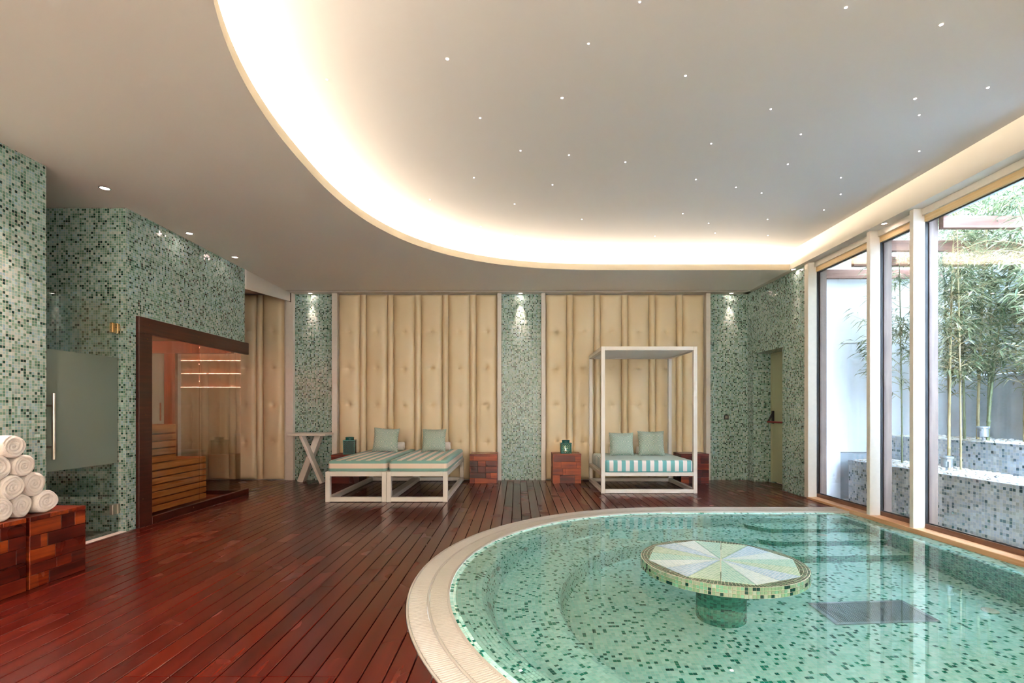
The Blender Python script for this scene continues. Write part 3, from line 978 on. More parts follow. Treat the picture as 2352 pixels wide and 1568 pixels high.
ribbon(L3, L3, ZC, ZR).build('cove_back', 'ceiling', ce, smooth=True)
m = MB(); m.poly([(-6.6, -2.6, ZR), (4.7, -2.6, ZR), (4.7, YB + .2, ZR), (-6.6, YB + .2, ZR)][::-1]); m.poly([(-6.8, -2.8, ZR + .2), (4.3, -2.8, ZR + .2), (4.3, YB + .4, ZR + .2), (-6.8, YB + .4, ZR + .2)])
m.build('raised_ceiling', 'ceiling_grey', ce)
cl = tag(ribbon(offc(LC, .44), offc(LC, .48), ZC + .062, ZC + .102).build('cove_light', 'led'), 'hidden warm light strip in the curved ceiling cove', 'light strip')
# beam over the windows
MB().box(4.06, 4.36, -2.4, 7.16, ZC, ZR + .2).build('window_beam', 'beam_white', ce)
MB().box(4.06, 4.62, 7.16, YB, ZC, ZR + .2).build('corner_beam', 'beam_white', ce)
# tapered bulkhead over the passage
bk = MB()
bk.add([(XL - .03, 7.42, 3.05), (XL, 7.42, 3.05), (XL, 8.92, 3.19), (XL - .03, 8.92, 3.19), (XL - .03, 7.42, ZC), (XL, 7.42, ZC), (XL, 8.92, ZC), (XL - .03, 8.92, ZC)],
       [(0, 3, 2, 1), (4, 5, 6, 7), (0, 1, 5, 4), (1, 2, 6, 5), (2, 3, 7, 6), (3, 0, 4, 7)])
bko = sroot('trim_9', 'tapered white bulkhead panel above the passage beside the sauna')
bk.build('panel', 'beam_white', bko)
m = MB(); m.box(XL - .01, XL + .006, 8.90, 8.935, 3.18, ZC); m.build('end_strip', 'gutter', bko)
m = MB(); m.box(XL - .01, XL + .006, 7.42, 7.46, 3.05, ZC); m.build('end_strip', 'white', bko)

# star lights in the raised ceiling
stars = [(-0.47, 3.37), (-1.36, 3.58), (0.34, 3.79), (0.46, 3.23), (1.19, 3.54), (-0.3, 4.05), (0.03, 4.56), (0.48, 4.64), (1.03, 4.77), (-0.44, 5.09), (0.37, 5.25), (-0.03, 5.74), (-0.98, 5.62), (0.8, 6.2), (-0.47, 6.44), (-0.01, 6.78), (0.64, 6.97), (1.22, 7.12), (1.87, 6.8), (1.99, 6.02), (1.83, 5.13), (1.72, 4.44), (2.32, 5.31), (2.66, 5.45), (2.42, 6.33), (2.64, 6.68), (3.1, 6.2), (3.39, 6.77), (1.99, 3.93), (2.43, 4.29), (2.6, 4.81), (3.62, 5.91), (3.29, 5.09), (3.54, 5.48), (1.93, 2.94), (2.6, 3.07), (3.45, 3.67), (3.02, 3.8), (3.22, 4.01), (3.67, 4.57), (0.71, 2.9)]
big = {0: .013, 2: .012, 34: .010, 35: .013, 36: .011, 37: .012, 4: .009, 5: .009}
star_m = {}
for i, (x, y) in enumerate(stars):
    r = big.get(i, .008) * .8
    if r not in star_m:
        star_m[r] = (MB().lathe([(r, -.0015), (r * .7, -.004), (r * .3, -.0048)], 12).mesh('lens', 'star'), MB().lathe([(r * 1.35, 0), (r * 1.35, -.0015), (r, -.002)], 12, cap1=False).mesh('star_light', 'beam_white'))
    o = link('star_light', star_m[r][1], None, (x, y, ZR))
    tag(o, 'tiny white star light set in the raised grey ceiling', 'star light', 'fibre star lights in the raised ceiling')
    link('lens', star_m[r][0], o)

# downlights
dl = [(-3.88, 4.71, 'bright round downlight in the ceiling before the shower door', .05), (-3.87, 5.91, 'round downlight in the ceiling above the sauna window', .045), (-3.85, 6.83, 'round downlight in the ceiling at the end of the sauna wall', .045),
      (-3.69, 8.93, 'round downlight over the mosaic column behind the X-leg table', .045), (.06, 8.93, 'round downlight over the middle mosaic column', .045), (3.82, 8.93, 'round downlight over the corner mosaic column', .045),
      (4.085, 7.42, 'round downlight over the tiled wall beside the fire door', .04), (4.115, 5.60, 'round downlight in the soffit above the middle window', .035)]
dl += [(x_, -1.7, 'added fill downlight in the ceiling behind the viewpoint, %s' % n_, .06) for x_, n_ in ((-2.6, 'first from the left wall'), (0.0, 'second from the left wall'), (2.6, 'third from the left wall'))]  # unseen lamps added to fill the room with light
dl += [(-3.72, 3.45, 'round downlight above the pile of rolled towels', .045), (-3.72, 2.1, 'added fill downlight near the left wall behind the towels', .045), (-3.72, .7, 'added fill downlight near the left wall level with the viewpoint', .045)]  # the last two are unseen lamps, added to brighten the left side
for x, y, lab, r in dl:
    if x > 4.08: x = 4.105 if y < 7 else 4.09
    t = thing('downlight', lab, 'downlight', (x, y, ZC))
    MB().lathe([(r, 0), (r, -.004), (r * .78, -.007), (r * .72, -.001)], 24, cap1=False).build('trim_ring', 'chrome', t, smooth=True, angle=30)
    MB().lathe([(r * .72, -.0025), (r * .4, -.004)], 20).build('lamp', 'down', t)
    ld = bpy.data.lights.new('downlight_beam', 'SPOT')
    ld.energy = 560.0 if y < -1 else SPOT_W * (1.0 if x < -3.7 and y < 8 else 1.1 if abs(x) < .5 else .6); ld.color = (1.0, 0.62, 0.56); ld.spot_size = math.radians(36); ld.spot_blend = 1.0; ld.shadow_soft_size = .02
    lo = bpy.data.objects.new('downlight_beam', ld); C.objects.link(lo)
    lo.parent = t; lo.location = (0, 0, -.02)
    if x == -3.72: ld.energy = 55.0; ld.spot_size = math.radians(90)
    if y < -1: ld.color = (1.0, 0.90, 0.82); ld.spot_size = math.radians(132); ld.shadow_soft_size = .06
    # tilt the beam slightly toward the wall the lamp washes
    if x < -3.8: lo.rotation_euler = (0, math.radians(-7), 0)
    elif y > 8.5: lo.rotation_euler = (math.radians(7), 0, 0)
    elif y > 7: lo.rotation_euler = (0, math.radians(4), 0)

# ------------------------------------------------------------------ windows
edges = [(7.172, 7.076), (5.893, 5.835), (5.249, 5.194), (3.97, 3.912), (3.33, 3.272)]
labs = ['white window post against the tiled wall', 'white window post between first and narrow window', 'white window post between narrow window and the big pane', 'white window post, fourth from the tiled wall', 'white window post at the end of the window row']
ti = 10
for (yf, yn), lab in zip(edges, labs):
    struct(MB().box(4.11, 4.235, yn, yf, .012, ZC).build('trim_%d' % ti, 'frame_white', bevel=.004), lab); ti += 1
wlab = ['tall garden window nearest the tiled wall', 'narrow tall garden window between two posts', 'wide garden window facing the bamboo']
for i in range(len(edges) - 1):
    yf, yn = edges[i][1], edges[i + 1][0]
    w = sroot('window_%d' % (i + 1), wlab[i] if i < 3 else 'narrow garden window beyond the wide one, next to the solid wall')
    MB().box(4.262, 4.27, yn - .03, yf + .03, .05, 3.24).build('pane', 'glass_win', w)
    m = MB(); m.box(4.20, 4.26, yn, yf, 3.272, ZC); m.build('header', 'frame_white', w)
    m = MB(); m.box(4.225, 4.262, yn, yf, 3.205, 3.272); m.build('head_frame', 'timber_light', w)
    m = MB(); m.box(4.252, 4.263, yn, yf, 3.193, 3.205); m.build('head_gasket', 'gasket', w)
    m = MB(); m.box(4.235, 4.262, yn, yf, .028, .075); m.build('sill_frame', 'sill_brown', w)
    m = MB(); m.box(4.252, 4.263, yn, yf, .075, .085); m.build('sill_gasket', 'gasket', w)
    # far side jamb: dark gasket strip and weathered outer stile just beyond the post
    m = MB(); m.box(4.236, 4.262, edges[i + 1][1] + .002, edges[i + 1][0] - .004, .03, 3.272); m.build('gasket_jamb', 'gasket', w)
    m = MB(); m.box(4.271, 4.365, edges[i + 1][1] - .004, edges[i + 1][0] - .006, .0, 3.30); m.build('outer_stile', 'timber_out', w, bevel=.003)
MB().box(4.271, 4.365, 7.06, 7.14, .0, 3.30).build('outer_stile', 'timber_out', bpy.data.objects['window_1'], bevel=.003)
MB().box(4.236, 4.262, 7.078, 7.15, .03, 3.272).build('gasket_jamb', 'gasket', bpy.data.objects['window_1'])
struct(MB().box(4.10, 4.262, -2.4, 7.10, -.05, .028).build('trim_30', 'sill_wood', bevel=.004), 'long pale wooden window sill along the pool')
struct(MB().box(4.372, 4.44, -2.4, 7.10, 3.26, 3.62).build('trim_31', 'concrete'), 'grey outer lintel above the garden windows')

# ------------------------------------------------------------------ courtyard outside
ex = sroot('wall_courtyard', 'pale rendered walls enclosing the bamboo courtyard')
MB().box(4.60, 9.0, 7.20, 7.4, -.2, .64).build('plinth', 'concrete', ex)
for z0, z1 in ((.652, 2.20), (2.212, 3.75), (3.762, 4.1)):
    MB().box(4.42, 9.0, 7.18, 7.38, z0, z1).build('render_panel', 'ext_white', ex, bevel=.003)
MB().box(4.24, 4.62, 7.155, 7.29, -.2, 3.8).build('return_wall', 'ext_white', ex)
for y0, y1 in ((5.62, 7.18), (4.0, 5.60), (2.38, 3.98), (.76, 2.36), (-2.4, .74)):
    MB().box(6.05, 6.25, y0, y1, 1.72, 4.05).build('render_panel', 'ext_blue', ex, bevel=.003)
MB().box(6.04, 6.25, -2.4, 7.18, -.2, 1.705).build('lower_render', 'concrete', ex)
struct(MB().box(4.27, 6.2, -2.4, 7.2, -.3, -.02).build('ground_courtyard', 'concrete'), 'concrete courtyard ground under the white pebbles')
p1 = thing('planter', 'low courtyard planter faced in pale blue mosaic nearest the window', 'planter')
MB().box(4.60, 5.20, -2.2, 6.95, -.05, .55).build('body', 'planter_tile', p1)
MB().box(4.595, 4.66, -2.2, 6.955, .55, .562).build('coping', 'planter_tile', p1)
p2 = thing('planter', 'upper courtyard planter faced in pale blue mosaic behind the low one', 'planter')
MB().box(5.22, 6.03, -2.2, 7.17, -.05, .88).build('body', 'planter_tile', p2)
MB().box(5.215, 5.27, -2.2, 7.17, .88, .892).build('coping', 'planter_tile', p2)
ico = bmesh.new(); bmesh.ops.create_icosphere(ico, subdivisions=1, radius=1.0)
IV = [tuple(v.co) for v in ico.verts]; ico.verts.index_update(); IF = [tuple(v.index for v in f.verts) for f in ico.faces]; ico.free()
random.seed(3)
def pebbles(name, label, x0, x1, y0, y1, z, n, s0, s1):
    m = MB()
    for _ in range(n):
        s = random.uniform(s0, s1); c = (random.uniform(x0, x1), random.uniform(y0, y1), z + random.uniform(-.2, .9) * s * .4)
        E = Matrix.Translation(c) @ Matrix.Rotation(random.uniform(0, PI), 4, 'Z') @ Matrix.Rotation(random.uniform(-.5, .5), 4, 'X') @ Matrix.Diagonal((s, s * random.uniform(.55, .8), s * random.uniform(.3, .45), 1))
        m.add([E @ Vector(v) for v in IV], IF, 0 if random.random() < .8 else 1)
    o = m.build(name, ['pebble', 'pebble_tan'], smooth=True, angle=180)
    return tag(o, label, 'pebbles', kind='stuff')
pebbles('pebbles', 'white pebble strip on the ground between window and planter', 4.30, 4.60, 2.6, 7.1, -.015, 2300, .018, .034)
pebbles('pebbles', 'white pebbles topping the low courtyard planter', 4.66, 5.21, 3.4, 6.95, .56, 2000, .02, .04)
pebbles('pebbles', 'white pebbles topping the upper courtyard planter', 5.27, 5.95, 3.8, 7.15, .885, 1800, .02, .04)
# pergola
for y, lab in ((5.16, 'weathered pergola beam highest in the big window'), (5.90, 'weathered pergola beam just below the highest one'), (6.52, 'weathered pergola beam seen in the narrow window'), (7.12, 'weathered pergola beam against the white courtyard wall')):
    z = 3.12
    o = MB().box(4.366, 6.04, y - .03, y + .03, z, z + .125).build('pergola_beam', 'timber_beam', bevel=.003); tag(o, lab, 'beam', 'pergola beams over the courtyard')
o = MB().box(5.86, 6.03, 5.28, 5.44, .88, 3.12).build('pergola_post', 'timber_red', bevel=.004); tag(o, 'red-brown timber post against the courtyard back wall', 'post')
# garden spotlights
for loc, lab, rz in (((5.32, 5.72, .89), 'grey garden spotlight among the pebbles of the upper planter', .4), ((4.76, 5.55, .565), 'grey garden spotlight tilted at the bamboo on the low planter', 1.2)):
    t = thing('garden_spotlight', lab, 'garden light', loc, rz, 'courtyard spotlights')
    m = MB(); m.lathe([(.03, 0), (.03, .012), (.01, .016), (.01, .06)], 14); m.build('stake', 'lampgrey', t, smooth=True, angle=30)
    m = MB(); m.lathe([(.045, .055), (.05, .06), (.05, .15), (.062, .155), (.062, .175), (.05, .178)], 20); m.build('head', 'lampgrey', t, smooth=True, angle=30)
    m = MB(); m.bar((-.055, 0, .06), (-.055, 0, .12), .008, .02); m.bar((.055, 0, .06), (.055, 0, .12), .008, .02); m.bar((-.055, 0, .06), (.055, 0, .06), .02, .008); m.build('bracket', 'lampgrey', t)

def bamboo(base, h, lean, r, nl, seed, label, start=.30, dry=False):
    rnd = random.Random(seed)
    t = thing('bamboo', label, 'bamboo', base, 0, 'bamboo stems in the courtyard')
    N_ = 14
    path = []; rads = []
    for i in range(N_ + 1):
        u = i / N_
        bx, by = lean[0] * (u ** 1.6), lean[1] * (u ** 1.6)
        p = Vector((bx, by, h * u)); rr = r * (1 - .65 * u)
        if i:
            path.append(p + Vector((0, 0, -.012))); rads.append(rr)
            path.append(p); rads.append(rr * 1.28)
            path.append(p + Vector((0, 0, .012))); rads.append(rr)
        else:
            path.append(p); rads.append(rr)
    m = MB(); m.tube(path, rads, 8); m.build('culm', 'culm_dry' if dry else 'culm', t, smooth=True, angle=60)
    f = MB()
    nb = max(8, int(nl * 2.6) // 14); start *= .62
    for b in range(nb):
        u = start + (1 - start) * (rnd.random() ** .85)
        bx, by = lean[0] * (u ** 1.6), lean[1] * (u ** 1.6)
        p0 = Vector((bx, by, h * u))
        a = rnd.uniform(0, 2 * PI)
        L = rnd.uniform(.22, .62) * (1.15 - .5 * u)
        d = Vector((math.cos(a), math.sin(a), rnd.uniform(.15, .9))).normalized()
        pts = [p0, p0 + d * L * .5, p0 + d * L + Vector((0, 0, -.10 * L))]
        f.tube(pts, [.0035, .0025, .0012], 4, 1, caps=False)
        for _ in range(14):
            q = rnd.uniform(.25, 1.0)
            c = p0 + d * L * q + Vector((rnd.uniform(-.05, .05), rnd.uniform(-.05, .05), rnd.uniform(-.05, .04)))
            a2 = a + rnd.uniform(-1.3, 1.3)
            ld = Vector((math.cos(a2), math.sin(a2), rnd.uniform(-.9, .25))).normalized()
            ll = rnd.uniform(.08, .17); lw = ll * rnd.uniform(.055, .08)
            sd = ld.cross(Vector((rnd.uniform(-.4, .4), rnd.uniform(-.4, .4), 1))).normalized()
            up = sd.cross(ld)
            f.add([c, c + ld * ll * .35 + sd * lw + up * .004, c + ld * ll + Vector((0, 0, -.02)), c + ld * ll * .35 - sd * lw + up * .004, c + ld * ll * .4 - up * .003],
                  [(0, 4, 1), (1, 4, 2), (2, 4, 3), (3, 4, 0)], 0)
    o = f.build('foliage', ['leaf', 'culm_dry'], t); o['kind'] = 'stuff'
    return t
bamboo((4.93, 5.72, .56), 3.6, (.30, .25, 0), .016, 620, 1, 'slanting bamboo stem rising from the low planter behind the spotlight', .42, True)
bamboo((4.98, 5.62, .56), 3.4, (-.15, -.1, 0), .011, 420, 2, 'thin upright bamboo stem beside the slanting one on the low planter', .45, True)
bamboo((4.92, 6.40, .56), 3.4, (-.02, .05, 0), .010, 380, 3, 'thin bamboo on the low planter seen in the narrow window', .38)
bamboo((5.05, 6.80, .56), 3.7, (-.22, -.05, 0), .012, 150, 14, 'bamboo leaning toward the white wall by the first window', .55)
bamboo((4.98, 4.42, .56), 3.4, (-.05, .75, 0), .014, 520, 4, 'dark bamboo stem leaning in from the right on the low planter', .38)
bamboo((5.45, 6.10, .88), 3.6, (.1, .3, 0), .015, 560, 5, 'bamboo stem leftmost of the clump on the upper planter', .30)
bamboo((5.50, 5.98, .88), 3.5, (.0, -.2, 0), .016, 560, 6, 'bamboo stem second in the clump on the upper planter', .32, True)
bamboo((5.55, 5.90, .88), 3.6, (.2, .1, 0), .014, 560, 7, 'bamboo stem third in the clump on the upper planter', .34)
bamboo((5.45, 5.80, .88), 3.3, (.25, -.35, 0), .018, 560, 8, 'thick dark bamboo stem in the upper clump beside the spotlight', .30)
bamboo((5.62, 5.55, .88), 3.5, (-.1, -.3, 0), .014, 640, 9, 'pale bamboo stem leaning right behind the upper spotlight', .24, True)
bamboo((5.62, 5.10, .88), 3.5, (.0, .2, 0), .015, 640, 10, 'bamboo stem beside the red-brown post', .22)
bamboo((5.50, 4.70, .88), 3.4, (-.1, .5, 0), .014, 640, 11, 'pale bamboo stem crossing the right part of the big window', .22, True)
bamboo((5.70, 6.60, .88), 3.7, (-.1, .1, 0), .014, 560, 12, 'bamboo stem at the back between narrow window and wall', .22)
bamboo((5.70, 4.30, .88), 3.5, (-.1, .3, 0), .014, 600, 13, 'bamboo stem farthest right on the upper planter', .2)

# ------------------------------------------------------------------ shower door
sd = sroot('door_2', 'clear glass shower door with frosted band and steel pull handle')
DX = -4.119
MB().box(DX - .005, DX + .005, 4.30, 5.155, .012, 2.31).build('glass_leaf', 'glass', sd)
MB().box(DX + .0055, DX + .0062, 4.30, 5.155, .71, 1.79).build('frosted_band', 'frost', sd)
hd = MB(); hd.tube([(DX + .075, 4.37, .82), (DX + .075, 4.37, 1.40)], .014, 14); hn = hd.build('pull_handle', 'steel', sd, smooth=True)
for z in (.93, 1.29):
    MB().tube([(DX + .006, 4.37, z), (DX + .075, 4.37, z)], .009, 10).build('handle_stud', 'steel', hn, smooth=True)
for z, mt in ((2.09, 'brass'), (.24, 'steel')):
    hg = MB(); hg.box(DX - .016, DX + .018, 5.075, 5.135, z - .05, z + .05); ho = hg.build('hinge', mt, sd, bevel=.003)
    MB().box(DX - .02, DX + .022, 5.138, 5.169, z - .05, z + .05).build('hinge_plate', mt, ho, bevel=.003)
    MB().tube([(DX + .012, 5.138, z - .052), (DX + .012, 5.138, z + .052)], .009, 10).build('hinge_pin', mt, ho, smooth=True)

# ------------------------------------------------------------------ sauna
sa = thing('sauna', 'sauna cabin with dark timber frame and large glass front', 'sauna')
fx0, fx1 = XL - .02, XL + .03
fr = MB()
fr.box(fx0, fx1, 5.307, 7.478, 2.08, 2.25); fr.build('top_frame', 'sauna_frame', sa, bevel=.004)
MB().box(fx0, fx1, 5.307, 5.50, 0, 2.08).build('side_frame', 'sauna_frame', sa, bevel=.004)
MB().box(fx0, fx1, 5.50, 7.478, 0, .085).build('bottom_frame', 'sauna_frame', sa, bevel=.004)
scr = MB().lathe([(.006, 0), (.006, .002), (.003, .003)], 8).mesh('screw', 'brass')
for y, z in ((5.36, .3), (5.42, 2.02), (5.40, 1.2), (5.46, 2.18), (6.3, 2.17), (6.2, .05), (6.9, .05)):
    o = link('screw', scr, sa, (fx1, y, z)); o.rotation_euler = (0, PI / 2, 0)
MB().box(XL - .012, XL, 5.50, 6.366, .085, 2.08).build('glass_panel', 'glass_sauna', sa)
MB().box(XL - .012, XL, 6.372, 7.313, .085, 2.08).build('glass_panel', 'glass_sauna', sa)
# end wall: glass beside a timber door frame
MB().box(-4.97, XL - .014, 7.303, 7.313, .085, 2.08).build('end_glass', 'glass', sa)
MB().box(-5.13, -4.97, 7.27, 7.33, .0, 2.08).build('door_post', 'sauna_post', sa, bevel=.003)
MB().box(-6.3, XL - .11, 7.26, 7.34, 2.08, 2.25).build('end_header', 'sauna_post', sa)
do = MB().box(-5.95, -5.135, 7.295, 7.305, .02, 2.07).build('end_door', 'glass', sa)
MB().tube([(-5.18, 7.27, 1.10), (-5.18, 7.27, 1.36)], .01, 8).build('door_handle', 'sauna_post', do, smooth=True)
MB().box(-6.3, -5.96, 7.27, 7.33, .0, 2.08).build('door_post', 'sauna_post', sa)
MB().box(-6.3, XL - .02, 7.27, 7.35, 0, .085).build('end_sill', 'sauna_frame', sa)
MB().box(-6.3, XL - .02, 5.50, 7.27, .0, .03).build('cabin_floor', 'sauna_wall', sa)
MB().box(-6.3, XL - .10, 5.32, 7.27, 2.25, 2.30).build('cabin_ceiling', 'sauna_wall', sa)
MB().box(-6.32, -6.28, 5.32, 7.27, .0, 2.25).build('cabin_back', 'sauna_wall', sa)
for i in range(16):
    MB().box(-6.28, XL - .03, 5.30, 5.325, .03 + i * .139, .03 + i * .139 + .135).build('wall_board', 'sauna_wall', sa, bevel=.003)
# shelves with hidden pink light on the near cabin wall, mirrored in the end glass
for z in (2.17, 1.93, 1.68):
    MB().box(-6.25, XL - .06, 5.326, 5.40, z - .03, z - .008).build('light_shelf', 'sauna_wall', sa)
    MB().box(-6.2, XL - .08, 5.345, 5.39, z - .008, z).build('light_strip', 'led_pink', sa)
def bench_slat(y0, y1, z0, z1, rnd=0.0):
    # L-shaped step front: board facing the glass and running back
    m = MB()
    m.box(-6.2, XL - .06, y0, y1, z0, z1)
    return m.build('bench_slat', 'bench', sa, bevel=min(.012, rnd or .006), bseg=2)
z = .10
for i in range(7):
    h = .066 if i < 6 else .078
    bench_slat(5.52, 6.60 - .0, z, z + h, .03 if i == 6 else 0); z += h + .012
z0 = z
for i in range(5):
    h = .070 if i < 4 else .10
    bench_slat(5.52, 6.02, z, z + h, .03 if i == 4 else 0); z += h + .012

# ------------------------------------------------------------------ wooden cube tables built of blocks
def cube(label, loc, size, seed, face='F', rows=5):
    """size (w,d,h); loc = min x, min y corner at floor"""
    rnd = random.Random(seed)
    w, d, h = size
    t = thing('cube_table', label, 'side table', (loc[0], loc[1], 0), 0, 'patchwork wood cube tables')
    e = .012
    MB().box(e, w - e, e, d - e, .0, h - e).build('core', 'cube_core', t)
    def face_blocks(L, axis):
        z = 0.0
        hs = [rnd.uniform(.8, 1.2) for _ in range(rows)]
        s = sum(hs)
        for r in range(rows):
            bh = hs[r] / s * (h - .03)
            cuts = [0.0]
            n = rnd.choice((1, 2, 2, 3))
            cs = sorted(rnd.uniform(.12, .88) for _ in range(n))
            for c in cs:
                if c - cuts[-1] > .1: cuts.append(c)
            cuts.append(1.0)
            for a, b in zip(cuts[:-1], cuts[1:]):
                if b - a < .02: continue
                g = .0012; pr = rnd.uniform(-.0015, .0015)
                if axis == 'F': m = MB().box(a * L + g, b * L - g, -pr, e + .002, z + g, z + bh - g)
                elif axis == 'R': m = MB().box(w - e - .002, w + pr, a * L + g, b * L - g, z + g, z + bh - g)
                else: m = MB().box(-pr, e + .002, a * L + g, b * L - g, z + g, z + bh - g)
                m.build('block', 'cube_wood' if axis == 'F' else 'cube_woody', t, bevel=.0015)
            z += bh
    if 'F' in face: face_blocks(w, 'F')
    if 'R' in face: face_blocks(d, 'R')
    if 'L' in face: face_blocks(d, 'L')
    # top boards
    n = 3
    for i in range(n):
        MB().box(-.002, w + .002, i * d / n + .001, (i + 1) * d / n - .001, h - .03, h).build('top_board', 'cube_wood', t, bevel=.002)
    return t
cube('patchwork wooden cube under the towels beside the shower opening', (-3.865, 3.487, 0), (.47, .453, .503), 41, 'FR', 5)
cube('patchwork wooden cube cut off by the left edge of the photo', (-3.865, 2.99, 0), (.47, .473, .503), 52, 'FR', 5)
cube('patchwork wooden cube right of the paired loungers', (-.811, 8.545, 0), (.469, .45, .50), 63, 'FRL', 5)
cube('patchwork wooden cube carrying the lit lantern', (.607, 8.56, 0), (.488, .44, .505), 74, 'FL', 4)
cube('patchwork wooden cube half hidden behind the canopy daybed', (2.80, 8.56, 0), (.48, .44, .505), 85, 'FL', 4)
cube('patchwork wooden cube behind the left lounger carrying a tall lantern', (-3.18, 8.55, 0), (.48, .44, .49), 96, 'FR', 4)

# ------------------------------------------------------------------ rolled towels
def towel_mesh(seed, r=.082, L=.38):
    rnd = random.Random(seed)
    m = MB(); seg = 40
    nr = 16
    ph = rnd.uniform(0, 6.28); pitch = rnd.uniform(.020, .025)
    sq = rnd.uniform(.92, 1.0)
    wob = [rnd.uniform(0, 6.28) for _ in range(4)]
    def rad(a, base):
        return base * (1 + .03 * math.sin(2 * a + wob[0]) + .02 * math.sin(3 * a + wob[1]))
    rings = []
    for i in range(nr + 1):
        q = i / nr
        ring = []
        for k in range(seg):
            a = 2 * PI * k / seg
            rr = rad(a, r) * (q if q > .02 else .02)
            sp = (rr / pitch - a / (2 * PI) + ph) % 1.0
            dep = -.010 * math.exp(-((sp - .5) / .13) ** 2) if rr < r * .93 else 0
            dome = .004 * math.sin(wob[2] + 3 * a) * q - .012 * (1 - q) * math.sin(wob[3]) ** 2
            edge = -.016 * max(0, (q - .8) / .2) ** 2
            ring.append((dep + dome + edge, rr * math.cos(a), rr * math.sin(a) * sq))
        rings.append(ring)
    for j in range(1, 9):
        x = -.016 - (L - .016) * j / 8
        ring = []
        for k in range(seg):
            a = 2 * PI * k / seg
            rr = rad(a, r) * (1.0 + .012 * math.sin(5 * j + a))
            if j == 8: rr *= .85
            ring.append((x, rr * math.cos(a), rr * math.sin(a) * sq))
        rings.append(ring)
    P = [p for ring in rings for p in ring]
    F = [(j * seg + k, j * seg + (k + 1) % seg, (j + 1) * seg + (k + 1) % seg, (j + 1) * seg + k) for j in range(len(rings) - 1) for k in range(seg)]
    F.append(tuple(range(seg))[::-1]); F.append(tuple((len(rings) - 1) * seg + k for k in range(seg)))
    m.add(P, F)
    return m.mesh('rolled_towel', 'towel', smooth=True, angle=180)
tm = [towel_mesh(s) for s in (1, 2, 3, 4)]
def towel(i, loc, rot, label, group, scale=1.0):
    o = link('rolled_towel', tm[i % 4], None, loc); o.rotation_euler = rot; o.scale = (1, scale, scale)
    return tag(o, label, 'towel', group)
G = 'rolled towels piled on the cubes'
tl = [(3.675, .583, 'rolled white towel at the right end of the bottom row'), (3.510, .583, 'rolled white towel second from the right in the bottom row'), (3.345, .583, 'rolled white towel third from the right in the bottom row'), (3.18, .583, 'rolled white towel fourth from the right in the bottom row'),
      (3.592, .722, 'rolled white towel at the right end of the second row'), (3.425, .722, 'rolled white towel second from the right in the second row'), (3.262, .722, 'rolled white towel third from the right in the second row'),
      (3.505, .862, 'rolled white towel at the right end of the third row'), (3.343, .865, 'rolled white towel at the left of the third row by the photo edge'),
      (3.42, 1.003, 'rolled white towel alone on top of the pile')]
random.seed(9)
for i, (y, z, lab) in enumerate(tl):
    towel(i, (-3.44 + random.uniform(-.02, .02), y, z), (random.uniform(0, 6.28) * 0 + [0.3, 1.5, 2.6, 4.0, 5.1, .9, 2.0, 3.2, 4.6, 5.6][i], 0, random.uniform(-.05, .05)), lab, G, random.uniform(.97, 1.03))

# ------------------------------------------------------------------ X-leg table
xt = thing('folding_table', 'cream wooden table with crossed legs before the narrow mosaic column', 'table', (-3.585, 8.70, 0))
MB().box(-.32, .32, -.2, .2, .815, .857).build('table_top', 'frame_white', xt, bevel=.004)
m = MB(); m.bar((.115, .08, .815), (-.20, .08, .0), .10, .15, up=(0, 1, 0)); m.build('leg', 'frame_white', xt, bevel=.003)
m = MB(); m.bar((-.12, -.08, .815), (.235, -.08, .0), .048, .15, up=(0, 1, 0)); m.build('leg', 'frame_white', xt, bevel=.003)
m = MB(); m.bar((-.03, -.17, .47), (-.03, .17, .47), .02, .02); m.build('pivot_rod', 'steel', xt)

# ------------------------------------------------------------------ mattresses, cushions
def mattress(w, d, h, r=.035, top_mi=0, side_mi=1, ysd_mi=None):
    """rounded cushion box, origin at the corner of the base"""
    m = MB()
    lev = [(0.0, .012), (.02, .0), (h - r, 0.0), (h - r * .45, r * .22), (h - r * .1, r * .6), (h, r * 1.3)]
    nseg = 5
    def ring(ins, z):
        rc = .05
        P = []
        for cxs, cys, a0 in ((w - rc, rc, -PI / 2), (w - rc, d - rc, 0), (rc, d - rc, PI / 2), (rc, rc, PI)):
            for k in range(nseg):
                a = a0 + PI / 2 * k / (nseg - 1)
                P.append((cxs + (rc - ins) * math.cos(a), cys + (rc - ins) * math.sin(a), z))
        return P
    rs = [ring(i, z) for z, i in lev]
    n = len(rs[0])
    P = [p for r_ in rs for p in r_]
    b = len(m.v); m.v += P
    for j in range(len(rs) - 1):
        for k in range(n):
            k2 = (k + 1) % n
            m.f.append((j * n + k, j * n + k2, (j + 1) * n + k2, (j + 1) * n + k))
            ay = abs(rs[0][k][1] - rs[0][k2][1]) > abs(rs[0][k][0] - rs[0][k2][0])
            mi = (ysd_mi if (ysd_mi is not None and ay) else side_mi)
            if j == len(rs) - 2: mi = top_mi
            m.mi.append(mi)
    m.f.append(tuple((len(rs) - 1) * n + k for k in range(n))); m.mi.append(top_mi)
    m.f.append(tuple(range(n))[::-1]); m.mi.append(side_mi)
    return m

